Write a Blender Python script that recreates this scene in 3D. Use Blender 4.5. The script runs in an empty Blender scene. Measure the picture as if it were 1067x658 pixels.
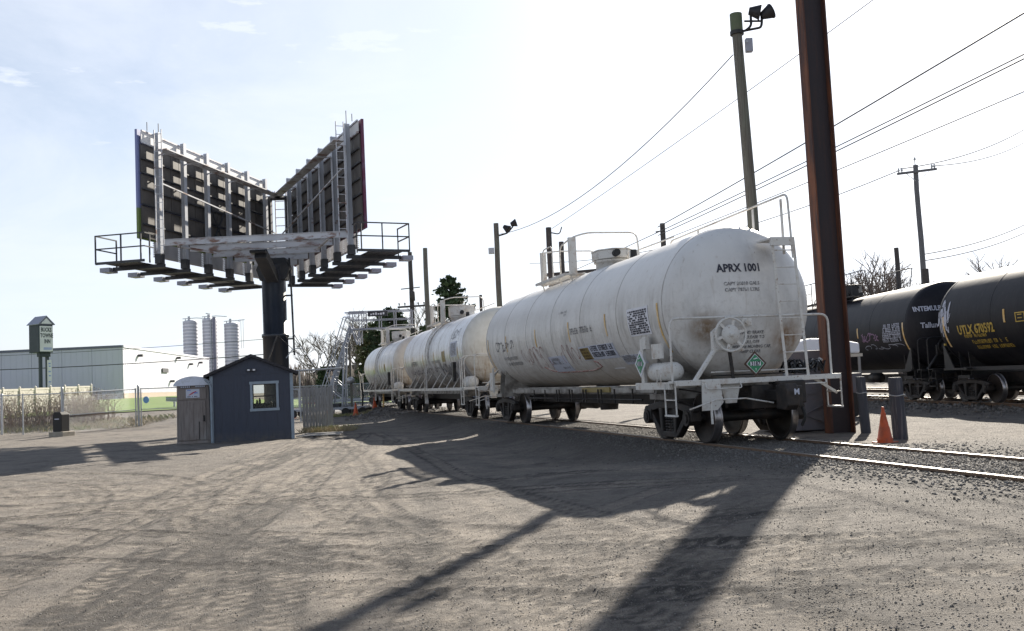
import bpy, bmesh, math, random
import numpy as np
from mathutils import Vector, Matrix
random.seed(7); np.random.seed(7)
SC = bpy.context.scene
COL = SC.collection
R_ = math.radians
PI = math.pi

# ------------------------------------------------------------------ camera
cam_d = bpy.data.cameras.new('camera'); cam = bpy.data.objects.new('camera', cam_d); COL.objects.link(cam)
cam_d.sensor_width = 36.0; cam_d.lens = 33.7; cam_d.clip_start = 0.1; cam_d.clip_end = 6000
_F = Vector((0.0, 0.99769, 0.06790)); _Rt = Vector((0.99887, 0.00323, -0.04750)); _U = Vector((0.04761, -0.06783, 0.99656))
_m = Matrix((( _Rt.x, _U.x, -_F.x), (_Rt.y, _U.y, -_F.y), (_Rt.z, _U.z, -_F.z)))
cam.matrix_world = Matrix.Translation((0, 0, 1.6)) @ _m.to_4x4()
SC.camera = cam

# ------------------------------------------------------------------ light
SUN_AZ = R_(22.4)       # clockwise from +Y, toward +X
SUN_EL = R_(27.6)
w = bpy.data.worlds.new('World'); SC.world = w; w.use_nodes = True
nt = w.node_tree; nt.nodes.clear()
def wn(t): return nt.nodes.new(t)
out = wn('ShaderNodeOutputWorld'); bg = wn('ShaderNodeBackground'); bg.inputs[1].default_value = 0.05
sky = wn('ShaderNodeTexSky'); sky.sky_type = 'NISHITA'; sky.sun_disc = False
sky.sun_elevation = SUN_EL; sky.sun_rotation = SUN_AZ; sky.air_density = 1.0; sky.dust_density = 1.0; sky.ozone_density = 1.5
# thin high cloud: whitens the sky unevenly all the way round
tc = wn('ShaderNodeTexCoord'); mp = wn('ShaderNodeMapping'); mp.inputs['Scale'].default_value = (1.0, 1.0, 3.2)
n1 = wn('ShaderNodeTexNoise'); n1.inputs['Scale'].default_value = 2.1; n1.inputs['Detail'].default_value = 7; n1.inputs['Roughness'].default_value = .62; n1.inputs['Distortion'].default_value = .5
cr = wn('ShaderNodeValToRGB'); cr.color_ramp.elements[0].position = .36; cr.color_ramp.elements[1].position = .66
cr.color_ramp.elements[0].color = (.52,.52,.52,1); cr.color_ramp.elements[1].color = (1,1,1,1)
n2 = wn('ShaderNodeTexNoise'); n2.inputs['Scale'].default_value = 6.5; n2.inputs['Detail'].default_value = 8; n2.inputs['Roughness'].default_value = .6
cr2 = wn('ShaderNodeValToRGB'); cr2.color_ramp.elements[0].position = .52; cr2.color_ramp.elements[1].position = .66
mp2 = wn('ShaderNodeMapping'); mp2.inputs['Scale'].default_value = (1.0, 1.0, 4.5); mp2.inputs['Location'].default_value = (.31, .2, .1)
bw = wn('ShaderNodeRGBToBW'); ma = wn('ShaderNodeMath'); ma.operation = 'MULTIPLY_ADD'; ma.inputs[1].default_value = .2; ma.inputs[2].default_value = 6.7
vs_ = wn('ShaderNodeVectorMath'); vs_.operation = 'SCALE'; vs_.inputs[0].default_value = (.895, .97, 1.11)
mx = wn('ShaderNodeMix'); mx.data_type = 'RGBA'
mxa = wn('ShaderNodeMath'); mxa.operation = 'MAXIMUM'
mul = wn('ShaderNodeMath'); mul.operation = 'MULTIPLY'; mul.inputs[1].default_value = 1.0
L = nt.links.new
L(tc.outputs['Generated'], mp.inputs[0]); L(mp.outputs[0], n1.inputs['Vector']); L(n1.outputs['Fac'], cr.inputs[0])
L(tc.outputs['Generated'], mp2.inputs[0]); L(mp2.outputs[0], n2.inputs['Vector']); L(n2.outputs['Fac'], cr2.inputs[0])
L(cr2.outputs[0], mul.inputs[0]); L(cr.outputs[0], mxa.inputs[0]); L(mul.outputs[0], mxa.inputs[1])
L(sky.outputs[0], bw.inputs[0]); L(bw.outputs[0], ma.inputs[0]); L(ma.outputs[0], vs_.inputs['Scale']); # the veil is thick toward the horizon and thins out overhead (air mass)
sx_ = wn('ShaderNodeSeparateXYZ'); mr_ = wn('ShaderNodeMapRange'); mr_.interpolation_type = 'SMOOTHSTEP'
mr_.inputs[1].default_value = .32; mr_.inputs[2].default_value = .85; mr_.inputs[3].default_value = 1; mr_.inputs[4].default_value = .12
mf_ = wn('ShaderNodeMath'); mf_.operation = 'MULTIPLY'
nt.links.new(tc.outputs['Generated'], sx_.inputs[0]); nt.links.new(sx_.outputs[2], mr_.inputs[0]); nt.links.new(mxa.outputs[0], mf_.inputs[0]); nt.links.new(mr_.outputs[0], mf_.inputs[1])
L(mf_.outputs[0], mx.inputs['Factor']); L(sky.outputs[0], mx.inputs[6]); L(vs_.outputs[0], mx.inputs[7])
L(mx.outputs[2], bg.inputs[0]); L(bg.outputs[0], out.inputs[0])

sun_d = bpy.data.lights.new('sun', 'SUN'); sun_d.energy = 5.0; sun_d.angle = R_(.53); sun_d.color = (1, .92, .80)
sun = bpy.data.objects.new('sun', sun_d); COL.objects.link(sun)
sdir = Vector((math.sin(SUN_AZ)*math.cos(SUN_EL), math.cos(SUN_AZ)*math.cos(SUN_EL), math.sin(SUN_EL)))
sun.rotation_euler = sdir.to_track_quat('Z', 'Y').to_euler()
SC.view_settings.view_transform = 'Standard'; SC.view_settings.look = 'None'; SC.view_settings.exposure = 1.38; SC.view_settings.gamma = 1
SC.render.resolution_x = 1024; SC.render.resolution_y = 631
SC.cycles.max_bounces = 6; SC.cycles.diffuse_bounces = 3; SC.cycles.glossy_bounces = 3; SC.cycles.transmission_bounces = 4

# ------------------------------------------------------------------ materials
MATS = {}
def mat(name, col, rough=.65, metal=0.0, layers=(), bump=0.0, bscale=30.0, bdist=.01, spec=.4, coord='Object', stretch=(1, 1, 1), trans=0, bdetail=5):
    """layers: dicts(col, scale, stretch, lo, hi, str, z=(z0,z1 fade out above), spot=(x,y,z,r), attr)"""
    if name in MATS: return MATS[name]
    m = bpy.data.materials.new(name); m.use_nodes = True; t = m.node_tree; nodes = t.nodes; lk = t.links.new
    b = nodes['Principled BSDF']; b.inputs['Roughness'].default_value = rough; b.inputs['Metallic'].default_value = metal
    b.inputs['Specular IOR Level'].default_value = spec
    if trans: b.inputs['Transmission Weight'].default_value = trans
    c = nodes.new('ShaderNodeTexCoord').outputs[coord]
    rgb = nodes.new('ShaderNodeRGB'); rgb.outputs[0].default_value = (*col, 1); cur = rgb.outputs[0]
    for l in layers:
        fac = None
        if 'attr' in l:
            a = nodes.new('ShaderNodeAttribute'); a.attribute_name = l['attr']; fac = a.outputs['Fac']
        if 'scale' in l:
            mp = nodes.new('ShaderNodeMapping'); mp.inputs['Scale'].default_value = l.get('stretch', (1, 1, 1)); lk(c, mp.inputs[0])
            mp.inputs['Location'].default_value = (l.get('off', 0),)*3
            n = nodes.new('ShaderNodeTexNoise'); n.inputs['Scale'].default_value = l['scale']; n.inputs['Detail'].default_value = l.get('detail', 6)
            n.inputs['Roughness'].default_value = l.get('nr', .6); lk(mp.outputs[0], n.inputs['Vector'])
            r = nodes.new('ShaderNodeMapRange'); r.inputs[1].default_value = l.get('lo', .45); r.inputs[2].default_value = l.get('hi', .6)
            src = n.outputs['Fac']
            if fac is not None:   # noise added to the attribute
                ad = nodes.new('ShaderNodeMath'); ad.operation = 'MULTIPLY_ADD'; lk(fac, ad.inputs[0]); ad.inputs[1].default_value = l.get('again', 1.0); lk(src, ad.inputs[2]); src = ad.outputs[0]
            lk(src, r.inputs[0]); fac = r.outputs[0]
        if 'z' in l:
            s = nodes.new('ShaderNodeSeparateXYZ'); lk(c, s.inputs[0])
            r2 = nodes.new('ShaderNodeMapRange'); lk(s.outputs[l.get('axis', 2)], r2.inputs[0]); r2.inputs[1].default_value = l['z'][0]; r2.inputs[2].default_value = l['z'][1]
            mu = nodes.new('ShaderNodeMath'); mu.operation = 'MULTIPLY'
            if fac is None: mu.inputs[0].default_value = 1
            else: lk(fac, mu.inputs[0])
            lk(r2.outputs[0], mu.inputs[1]); fac = mu.outputs[0]
        if 'z2' in l:
            s = nodes.new('ShaderNodeSeparateXYZ'); lk(c, s.inputs[0])
            r2 = nodes.new('ShaderNodeMapRange'); lk(s.outputs[2], r2.inputs[0]); r2.inputs[1].default_value = l['z2'][0]; r2.inputs[2].default_value = l['z2'][1]
            mu = nodes.new('ShaderNodeMath'); mu.operation = 'MULTIPLY'; lk(fac, mu.inputs[0]); lk(r2.outputs[0], mu.inputs[1]); fac = mu.outputs[0]
        if 'spot' in l:
            v = nodes.new('ShaderNodeVectorMath'); v.operation = 'DISTANCE'; lk(c, v.inputs[0]); v.inputs[1].default_value = l['spot'][:3]
            r2 = nodes.new('ShaderNodeMapRange'); lk(v.outputs['Value'], r2.inputs[0]); r2.inputs[1].default_value = l['spot'][3]; r2.inputs[2].default_value = 0
            r2.interpolation_type = 'SMOOTHSTEP'
            mu = nodes.new('ShaderNodeMath'); mu.operation = 'MULTIPLY'
            if fac is None: mu.inputs[0].default_value = 1
            else: lk(fac, mu.inputs[0])
            lk(r2.outputs[0], mu.inputs[1]); fac = mu.outputs[0]
        mu = nodes.new('ShaderNodeMath'); mu.operation = 'MULTIPLY'; lk(fac, mu.inputs[0]); mu.inputs[1].default_value = l.get('str', 1.0); mu.use_clamp = True
        x = nodes.new('ShaderNodeMix'); x.data_type = 'RGBA'; lk(mu.outputs[0], x.inputs[0]); lk(cur, x.inputs[6]); x.inputs[7].default_value = (*l['col'], 1)
        cur = x.outputs[2]
    lk(cur, b.inputs['Base Color'])
    if bump:
        mp = nodes.new('ShaderNodeMapping'); mp.inputs['Scale'].default_value = stretch; lk(c, mp.inputs[0])
        n = nodes.new('ShaderNodeTexNoise'); n.inputs['Scale'].default_value = bscale; n.inputs['Detail'].default_value = bdetail; n.inputs['Roughness'].default_value = .65; lk(mp.outputs[0], n.inputs['Vector'])
        bp = nodes.new('ShaderNodeBump'); bp.inputs['Strength'].default_value = bump; bp.inputs['Distance'].default_value = bdist
        lk(n.outputs['Fac'], bp.inputs['Height']); lk(bp.outputs[0], b.inputs['Normal'])
    MATS[name] = m
    return m

def worn(col, dirt=(.12, .07, .04), s=3, strg=.6, **k):
    return dict(col=col)
M = {}
DIRT = (.13, .085, .055); SOOT = (.05, .045, .04)
M['seam'] = mat('weld_seam_grime', (.44, .42, .40), .6, layers=[dict(col=(.25, .21, .17), scale=3, lo=.45, hi=.65, str=.8)])
M['tank_a'] = mat('tank_white', (.68, .665, .64), .42, layers=[
    dict(col=(.50, .49, .47), scale=.7, lo=.35, hi=.75, str=.5),
    dict(col=(.42, .38, .33), scale=1.6, stretch=(2, 1, .45), lo=.45, hi=.75, str=.4, z=(4.2, 2.2)),
    dict(col=SOOT, scale=1.6, stretch=(2.2, 1, .5), lo=.5, hi=.74, str=.6, z=(2.9, 2.2), z2=(1.2, 2.3), off=3),
    dict(col=(.30, .24, .18), scale=9, stretch=(1, 1, 1), lo=.55, hi=.75, str=.5, z=(2.6, 1.2)),
    dict(col=(.33, .27, .21), scale=3, lo=.2, hi=.6, str=.75, z=(1.75, 1.05)),
    dict(col=(.22, .15, .09), scale=8, lo=.1, hi=.55, str=1.1, spot=(7.3, -.88, 2.02, .5)),
    dict(col=(.22, .13, .07), scale=7, lo=.2, hi=.65, str=1.3, spot=(7.25, .72, 1.78, .55)),
    dict(col=(.40, .39, .385), scale=3, lo=.3, hi=.6, str=.8, spot=(7.2, .25, 3.2, .85)),
    dict(col=(.28, .20, .13), scale=1.9, stretch=(5, 5, .16), lo=.60, hi=.72, str=.35, off=11),
    dict(col=(.20, .18, .16), scale=2.6, stretch=(5, 5, .3), lo=.63, hi=.75, str=.3, z=(3.8, 3.0), off=5),
    dict(col=(.40, .37, .33), scale=13, lo=.52, hi=.66, str=.45, z=(3.4, 2.0)),
    dict(col=(.22, .16, .1), scale=60, lo=.69, hi=.72, str=.7),
], bump=.3, bscale=.9, bdist=.06)
M['tank_b'] = mat('tank_white_streaked', (.66, .68, .71), .28, layers=[
    dict(col=(.45, .44, .42), scale=1.1, lo=.4, hi=.7, str=.5),
    dict(col=(.10, .085, .07), scale=2.0, stretch=(3, 1, .35), lo=.45, hi=.64, str=.85, z=(3.1, 2.0)),
    dict(col=(.24, .17, .11), scale=3.0, stretch=(3, 1, .6), lo=.32, hi=.6, str=.9, z=(2.4, 1.3)),
    dict(col=(.12, .10, .08), scale=14, stretch=(2, 1, .4), lo=.54, hi=.68, str=.8, z=(3.9, 2.6)), dict(col=(.20, .15, .10), scale=1.7, stretch=(4, 4, .2), lo=.54, hi=.68, str=.7, off=4),
], bump=.15, bscale=1.1, bdist=.06)
M['head_cream'] = mat('tank_head_cream', (.68, .65, .58), .5, layers=[
    dict(col=(.25, .15, .08), scale=3, lo=.3, hi=.65, str=.9, z=(2.6, 1.4)),
    dict(col=(.3, .16, .06), scale=7, stretch=(1, 2, .5), lo=.5, hi=.7, str=.8, z=(3, 1.6)),
    dict(col=(.48, .44, .36), scale=2, lo=.4, hi=.7, str=.6)], bump=.1, bscale=2, bdist=.04)
M['tank_k'] = mat('tank_black', (.012, .012, .016), .5, layers=[
    dict(col=(.024, .023, .026), scale=1.1, stretch=(2, 1, .6), lo=.42, hi=.72, str=.8),
    dict(col=(.03, .03, .032), scale=8, stretch=(2, 1, .5), lo=.56, hi=.74, str=.6),
    dict(col=(.022, .021, .022), scale=2, lo=.3, hi=.7, str=.5, z=(1.8, 1.1))], bump=.12, bscale=1.4, bdist=.05, spec=.16)
M['white_metal'] = mat('painted_white_steel', (.60, .585, .55), .5, layers=[
    dict(col=(.36, .27, .19), scale=4, lo=.5, hi=.7, str=.7), dict(col=(.2, .1, .05), scale=22, lo=.6, hi=.68, str=.8)], bump=.15, bscale=40)
M['black_metal'] = mat('painted_black_steel', (.014, .014, .016), .5, layers=[dict(col=(.04, .033, .028), scale=5, lo=.45, hi=.7, str=.7)], bump=.2, bscale=30)
M['sill'] = mat('dirty_white_underframe', (.34, .32, .29), .6, layers=[dict(col=(.08, .065, .055), scale=3, lo=.38, hi=.66, str=.9)], bump=.2, bscale=20)
M['truck'] = mat('truck_cast_steel', (.014, .013, .013), .6, layers=[dict(col=(.045, .033, .026), scale=6, lo=.42, hi=.65, str=.8)], bump=.5, bscale=25)
M['tread'] = mat('wheel_tread', (.30, .29, .30), .28, metal=.9, layers=[dict(col=(.08, .06, .05), scale=8, lo=.5, hi=.7, str=.6)])
M['wheelm'] = mat('wheel_plate', (.02, .018, .017), .5, layers=[dict(col=(.05, .035, .026), scale=7, lo=.4, hi=.7, str=.7)], bump=.2, bscale=20)
M['rail'] = mat('rail_steel_rusty', (.11, .07, .045), .6, layers=[dict(col=(.2, .13, .08), scale=9, lo=.4, hi=.7, str=.7)], bump=.2, bscale=50)
M['railtop'] = mat('rail_head_polished', (.27, .25, .23), .45, metal=.6, layers=[dict(col=(.12, .08, .06), scale=5, lo=.5, hi=.68, str=.8)])
M['rust'] = mat('rusty_weathering_steel', (.062, .027, .020), .75, layers=[
    dict(col=(.16, .058, .026), scale=1.4, stretch=(3, 3, .5), lo=.4, hi=.65, str=.8), dict(col=(.030, .018, .019), scale=3, stretch=(3, 3, .3), lo=.5, hi=.64, str=.85)], bump=.3, bscale=18)
M['rust_shade'] = mat('shaded_rust_steel', (.028, .021, .024), .7, layers=[dict(col=(.055, .028, .022), scale=1.2, stretch=(3, 3, .4), lo=.5, hi=.7, str=.7)], bump=.3, bscale=18)  # darker copy of the beam rust, recess shade put into its colour
M['wood_pole'] = mat('weathered_wood_pole', (.155, .15, .13), .85, layers=[
    dict(col=(.10, .085, .07), scale=7, stretch=(4, 4, .15), lo=.42, hi=.62, str=.9), dict(col=(.16, .19, .13), scale=2, stretch=(1, 1, .2), lo=.5, hi=.7, str=.5)], bump=.6, bscale=18, stretch=(4, 4, .2), bdist=.02)
M['grey_pole'] = mat('grey_pole_wood', (.12, .12, .125), .8, layers=[dict(col=(.18, .18, .185), scale=6, stretch=(4, 4, .15), lo=.45, hi=.65, str=.8)])
M['dark_pole'] = mat('creosoted_dark_pole', (.055, .05, .05), .8, layers=[dict(col=(.11, .095, .08), scale=7, stretch=(4, 4, .15), lo=.45, hi=.65, str=.8)], bump=.5, bscale=16, stretch=(4, 4, .2), bdist=.02)
M['navy'] = mat('shed_blue_siding', (.050, .058, .082), .65, layers=[dict(col=(.050, .060, .090), scale=2.2, stretch=(3, 3, .6), lo=.4, hi=.7, str=.7), dict(col=(.12, .112, .10), scale=5, stretch=(1, 1, 1), lo=.3, hi=.62, str=.75, z=(.38, .02)), dict(col=(.025, .028, .038), scale=9, stretch=(4, 4, .2), lo=.55, hi=.7, str=.6)], bump=.35, bscale=12, stretch=(6, 6, .25), bdist=.004)
M['trim'] = mat('shed_trim_grey', (.26, .32, .38), .55, layers=[dict(col=(.18, .2, .22), scale=5, lo=.45, hi=.7, str=.5)], bump=.1)
M['shingle'] = mat('roof_shingle', (.03, .03, .036), .9, layers=[dict(col=(.07, .065, .07), scale=30, lo=.45, hi=.6, str=.7)], bump=.5, bscale=60)
M['glass'] = mat('window_glass', (.03, .035, .03), .03, spec=1.0)
M['potty'] = mat('portable_toilet_plastic', (.21, .18, .165), .6, layers=[dict(col=(.30, .29, .28), scale=2.2, stretch=(2, 2, .7), lo=.42, hi=.7, str=.75, z=(1.9, .3)), dict(col=(.11, .09, .08), scale=6, stretch=(3, 3, .3), lo=.5, hi=.7, str=.6)], bump=.2, bscale=14)
M['potty_roof'] = mat('translucent_roof_plastic', (.62, .66, .76), .45, layers=[dict(col=(.42, .44, .48), scale=7, lo=.5, hi=.7, str=.6)])
M['concrete'] = mat('old_concrete', (.34, .31, .26), .9, layers=[dict(col=(.2, .18, .14), scale=5, lo=.4, hi=.7, str=.7)], bump=.4, bscale=40)
M['vinyl'] = mat('cream_vinyl_fence', (.60, .555, .49), .5, layers=[dict(col=(.4, .37, .3), scale=2, stretch=(1, 1, .3), lo=.45, hi=.7, str=.5)])
M['galv'] = mat('galvanised_steel', (.42, .44, .46), .45, metal=.5, layers=[dict(col=(.3, .3, .3), scale=12, lo=.45, hi=.65, str=.6)])
M['wire'] = mat('dark_wire', (.05, .05, .055), .6)
M['lightwire'] = mat('pale_wire', (.12, .125, .14), .6)
M['wall_shade'] = mat('warehouse_siding', (.58, .575, .66), .6, layers=[dict(col=(.52, .53, .54), scale=.15, stretch=(1, 1, 2), lo=.4, hi=.7, str=.6)])
M['wall_trim'] = mat('warehouse_trim', (.15, .155, .20), .6)
M['base_tan'] = mat('warehouse_base_block', (.42, .33, .26), .8, layers=[dict(col=(.34, .27, .22), scale=1, lo=.4, hi=.7, str=.6)])
M['silo'] = mat('silo_corrugated_steel', (.55, .56, .60), .45, metal=.25, layers=[dict(col=(.42, .42, .44), scale=.6, stretch=(1, 1, .3), lo=.4, hi=.7, str=.5)])
M['silo_ring'] = mat('silo_hoop_steel', (.36, .37, .41), .45, metal=.25)
M['green_sign'] = mat('dark_green_paint', (.030, .045, .048), .5, layers=[dict(col=(.05, .068, .072), scale=2, lo=.4, hi=.7, str=.5)])
M['sign_face'] = mat('sign_face_white', (.68, .70, .68), .4, layers=[dict(col=(.56, .58, .55), scale=1.5, lo=.4, hi=.7, str=.5)])
M['sign_roof'] = mat('sign_roof_grey', (.30, .32, .38), .6)
M['ink'] = mat('dark_print', (.03, .03, .045), .6)
M['ink_faint'] = mat('faded_dark_print', (.16, .155, .16), .6, layers=[dict(col=(.45, .44, .42), scale=18, lo=.5, hi=.6, str=.9)])
M['blueink'] = mat('blue_print', (.10, .20, .55), .5)
M['redink'] = mat('red_print', (.45, .05, .07), .5)
M['decal'] = mat('decal_white', (.70, .70, .74), .5, layers=[dict(col=(.5, .5, .52), scale=4, lo=.5, hi=.7, str=.4)])
M['decal_pale'] = mat('decal_pale_blue', (.50, .53, .62), .5, layers=[dict(col=(.38, .4, .46), scale=4, lo=.5, hi=.7, str=.4)])
M['decal_yellow'] = mat('decal_yellow_brown', (.25, .185, .06), .5, layers=[dict(col=(.2, .15, .05), scale=14, lo=.48, hi=.6, str=.8)])
M['stripe'] = mat('reflective_stripe_yellow', (.62, .38, .10), .35, layers=[dict(col=(.75, .62, .42), scale=7, stretch=(1, 1, .6), lo=.45, hi=.6, str=.7), dict(col=(.35, .15, .05), scale=12, lo=.55, hi=.7, str=.6)])
M['yellow_paint'] = mat('yellow_stencil', (.50, .34, .05), .5, layers=[dict(col=(.15, .11, .04), scale=9, lo=.5, hi=.62, str=.8)])
M['green'] = mat('placard_green', (.03, .22, .10), .4)
M['brown_paint'] = mat('brown_paint', (.075, .04, .025), .6)
M['graf_white'] = mat('graffiti_white', (.42, .44, .52), .6, layers=[dict(col=(.1, .1, .12), scale=10, lo=.55, hi=.65, str=.8)])
M['graf_red'] = mat('graffiti_faded_red', (.28, .10, .09), .6, layers=[dict(col=(.5, .45, .42), scale=8, lo=.45, hi=.6, str=.7)])
M['graf_black'] = mat('graffiti_dark', (.07, .065, .08), .6, layers=[dict(col=(.4, .4, .4), scale=8, lo=.5, hi=.62, str=.7)])
M['graf_purple'] = mat('graffiti_purple', (.22, .13, .22), .6, layers=[dict(col=(.06, .06, .07), scale=10, lo=.5, hi=.62, str=.7)])
M['orange'] = mat('traffic_cone_orange', (.52, .09, .025), .5, layers=[dict(col=(.24, .06, .03), scale=7, lo=.42, hi=.68, str=.8)])
M['rubber'] = mat('black_rubber', (.02, .02, .02), .7)
M['shiny_black'] = mat('wet_black_hose', (.008, .008, .009), .3, spec=.5)
M['bollard'] = mat('bollard_dark_wood', (.045, .05, .065), .7, layers=[dict(col=(.14, .14, .15), scale=6, stretch=(4, 4, .2), lo=.52, hi=.66, str=.8)], bump=.7, bscale=14, stretch=(4, 4, .2), bdist=.02)
M['dumpster'] = mat('faded_grey_steel', (.115, .115, .135), .6, layers=[dict(col=(.16, .14, .14), scale=2, lo=.42, hi=.7, str=.6), dict(col=(.13, .08, .06), scale=9, lo=.58, hi=.7, str=.6)], bump=.2, bscale=14)
M['tarp'] = mat('white_cover', (.74, .76, .82), .5)
M['bb_steel'] = mat('billboard_white_steel', (.52, .53, .56), .55, layers=[dict(col=(.17, .07, .035), scale=1.5, stretch=(1, 1, 2.5), lo=.52, hi=.63, str=.9), dict(col=(.34, .34, .36), scale=1.1, lo=.45, hi=.7, str=.5)], bump=.15)
M['bb_panel'] = mat('billboard_panel_back', (.11, .098, .088), .6, layers=[dict(col=(.05, .047, .045), scale=1.3, lo=.4, hi=.7, str=.7), dict(col=(.17, .155, .135), scale=4, stretch=(1, 1, .3), lo=.6, hi=.75, str=.4)])
M['bb_up'] = mat('billboard_upright_steel', (.42, .44, .48), .5, layers=[dict(col=(.18, .10, .07), scale=2.5, lo=.62, hi=.68, str=.8), dict(col=(.3, .31, .34), scale=1.4, lo=.45, hi=.7, str=.5)])
M['bb_louver'] = mat('billboard_louver', (.50, .50, .52), .5, layers=[dict(col=(.3, .3, .31), scale=2, lo=.45, hi=.7, str=.5)])
M['bb_dark'] = mat('billboard_dark_steel', (.035, .038, .045), .5, layers=[dict(col=(.08, .075, .07), scale=3, lo=.45, hi=.7, str=.5)])
M['bb_pole'] = mat('billboard_column', (.022, .028, .04), .33, layers=[dict(col=(.06, .065, .075), scale=1.2, stretch=(1, 1, .3), lo=.45, hi=.7, str=.6)], spec=.6)
M['bb_strip'] = mat('billboard_top_strip', (.62, .61, .6), .5)
M['lamp'] = mat('floodlight_housing', (.30, .31, .36), .4)
M['vinyl_left'] = mat('left_poster_edge', (.19, .22, .42), .5, layers=[dict(col=(.15, .21, .06), z=(9.05, 9.0))], coord='Object')
M['vinyl_right'] = mat('right_poster_edge', (.12, .025, .06), .5, layers=[dict(col=(.16, .10, .16), scale=1, lo=.5, hi=.6, str=.6)])
M['bark'] = mat('bare_tree_bark', (.14, .115, .10), .9, layers=[dict(col=(.2, .17, .15), scale=2, lo=.4, hi=.7, str=.6)])
M['needle'] = mat('evergreen_foliage', (.035, .062, .028), .7, layers=[dict(col=(.085, .12, .045), scale=.9, lo=.42, hi=.62, str=.8), dict(col=(.02, .035, .018), scale=2.2, lo=.5, hi=.7, str=.7)])
M['needle2'] = mat('olive_foliage', (.09, .105, .035), .7, layers=[dict(col=(.14, .12, .05), scale=1.2, lo=.42, hi=.62, str=.8), dict(col=(.03, .04, .02), scale=2.2, lo=.5, hi=.7, str=.7)])
M['brush'] = mat('dry_brush_stems', (.26, .19, .14), .9, layers=[dict(col=(.14, .10, .08), scale=3, lo=.4, hi=.6, str=.8), dict(col=(.32, .26, .19), scale=5, lo=.55, hi=.7, str=.6)])
M['leaf_pale'] = mat('dry_leaves', (.33, .28, .18), .8, layers=[dict(col=(.16, .2, .06), scale=.6, lo=.5, hi=.6, str=.9), dict(col=(.45, .42, .36), scale=3, lo=.6, hi=.7, str=.8)])
M['grass'] = mat('lawn_grass', (.115, .195, .035), .9, layers=[dict(col=(.17, .22, .05), scale=.4, lo=.42, hi=.62, str=.7), dict(col=(.05, .10, .02), scale=2, lo=.5, hi=.7, str=.6)], bump=.6, bscale=6, bdist=.05)
M['alu'] = mat('aluminium_stair', (.30, .32, .36), .4, metal=.5)
M['plank'] = mat('weathered_grey_boards', (.30, .30, .30), .8, layers=[dict(col=(.18, .17, .16), scale=6, stretch=(4, 4, .2), lo=.45, hi=.65, str=.8)])
M['band'] = mat('tank_weld_band', (.55, .54, .52), .5, layers=[dict(col=(.15, .12, .1), scale=6, lo=.45, hi=.65, str=.8)])
M['cap_green'] = mat('pole_cap_green', (.10, .125, .07), .7, layers=[dict(col=(.16, .14, .1), scale=5, lo=.5, hi=.7, str=.5)])
M['stone'] = mat('ballast_stone', (.10, .092, .083), .9, layers=[dict(col=(.22, .21, .20), attr='tone')], bump=.3, bscale=60)
M['stone_dirt'] = mat('yard_grit', (.12, .11, .10), .9, layers=[dict(col=(.30, .285, .265), attr='tone')])

# ------------------------------------------------------------------ helpers
def tag(o, label=None, cat=None, group=None, kind=None):
    if label: o['label'] = label
    if cat: o['category'] = cat
    if group: o['group'] = group
    if kind: o['kind'] = kind
    return o
def empty(name, loc, rz=0, label=None, cat=None, group=None):
    o = bpy.data.objects.new(name, None); COL.objects.link(o); o.location = loc; o.rotation_euler = (0, 0, rz); o.empty_display_size = .3
    return tag(o, label, cat, group)
def link_mesh(name, me, m, parent=None, loc=None):
    o = bpy.data.objects.new(name, me); COL.objects.link(o)
    if m is not None and not me.materials: me.materials.append(m)
    if parent is not None: o.parent = parent
    if loc is not None: o.location = loc
    return o
def children(o): return [c for c in COL.objects if c.parent == o]
def copy_tree(o, parent=None, kids=None):
    if kids is None:
        kids = {}
        for c in COL.objects:
            if c.parent: kids.setdefault(c.parent.name, []).append(c)
    c = o.copy(); COL.objects.link(c); c.parent = parent
    for ch in kids.get(o.name, []): copy_tree(ch, c, kids)
    return c

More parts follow.
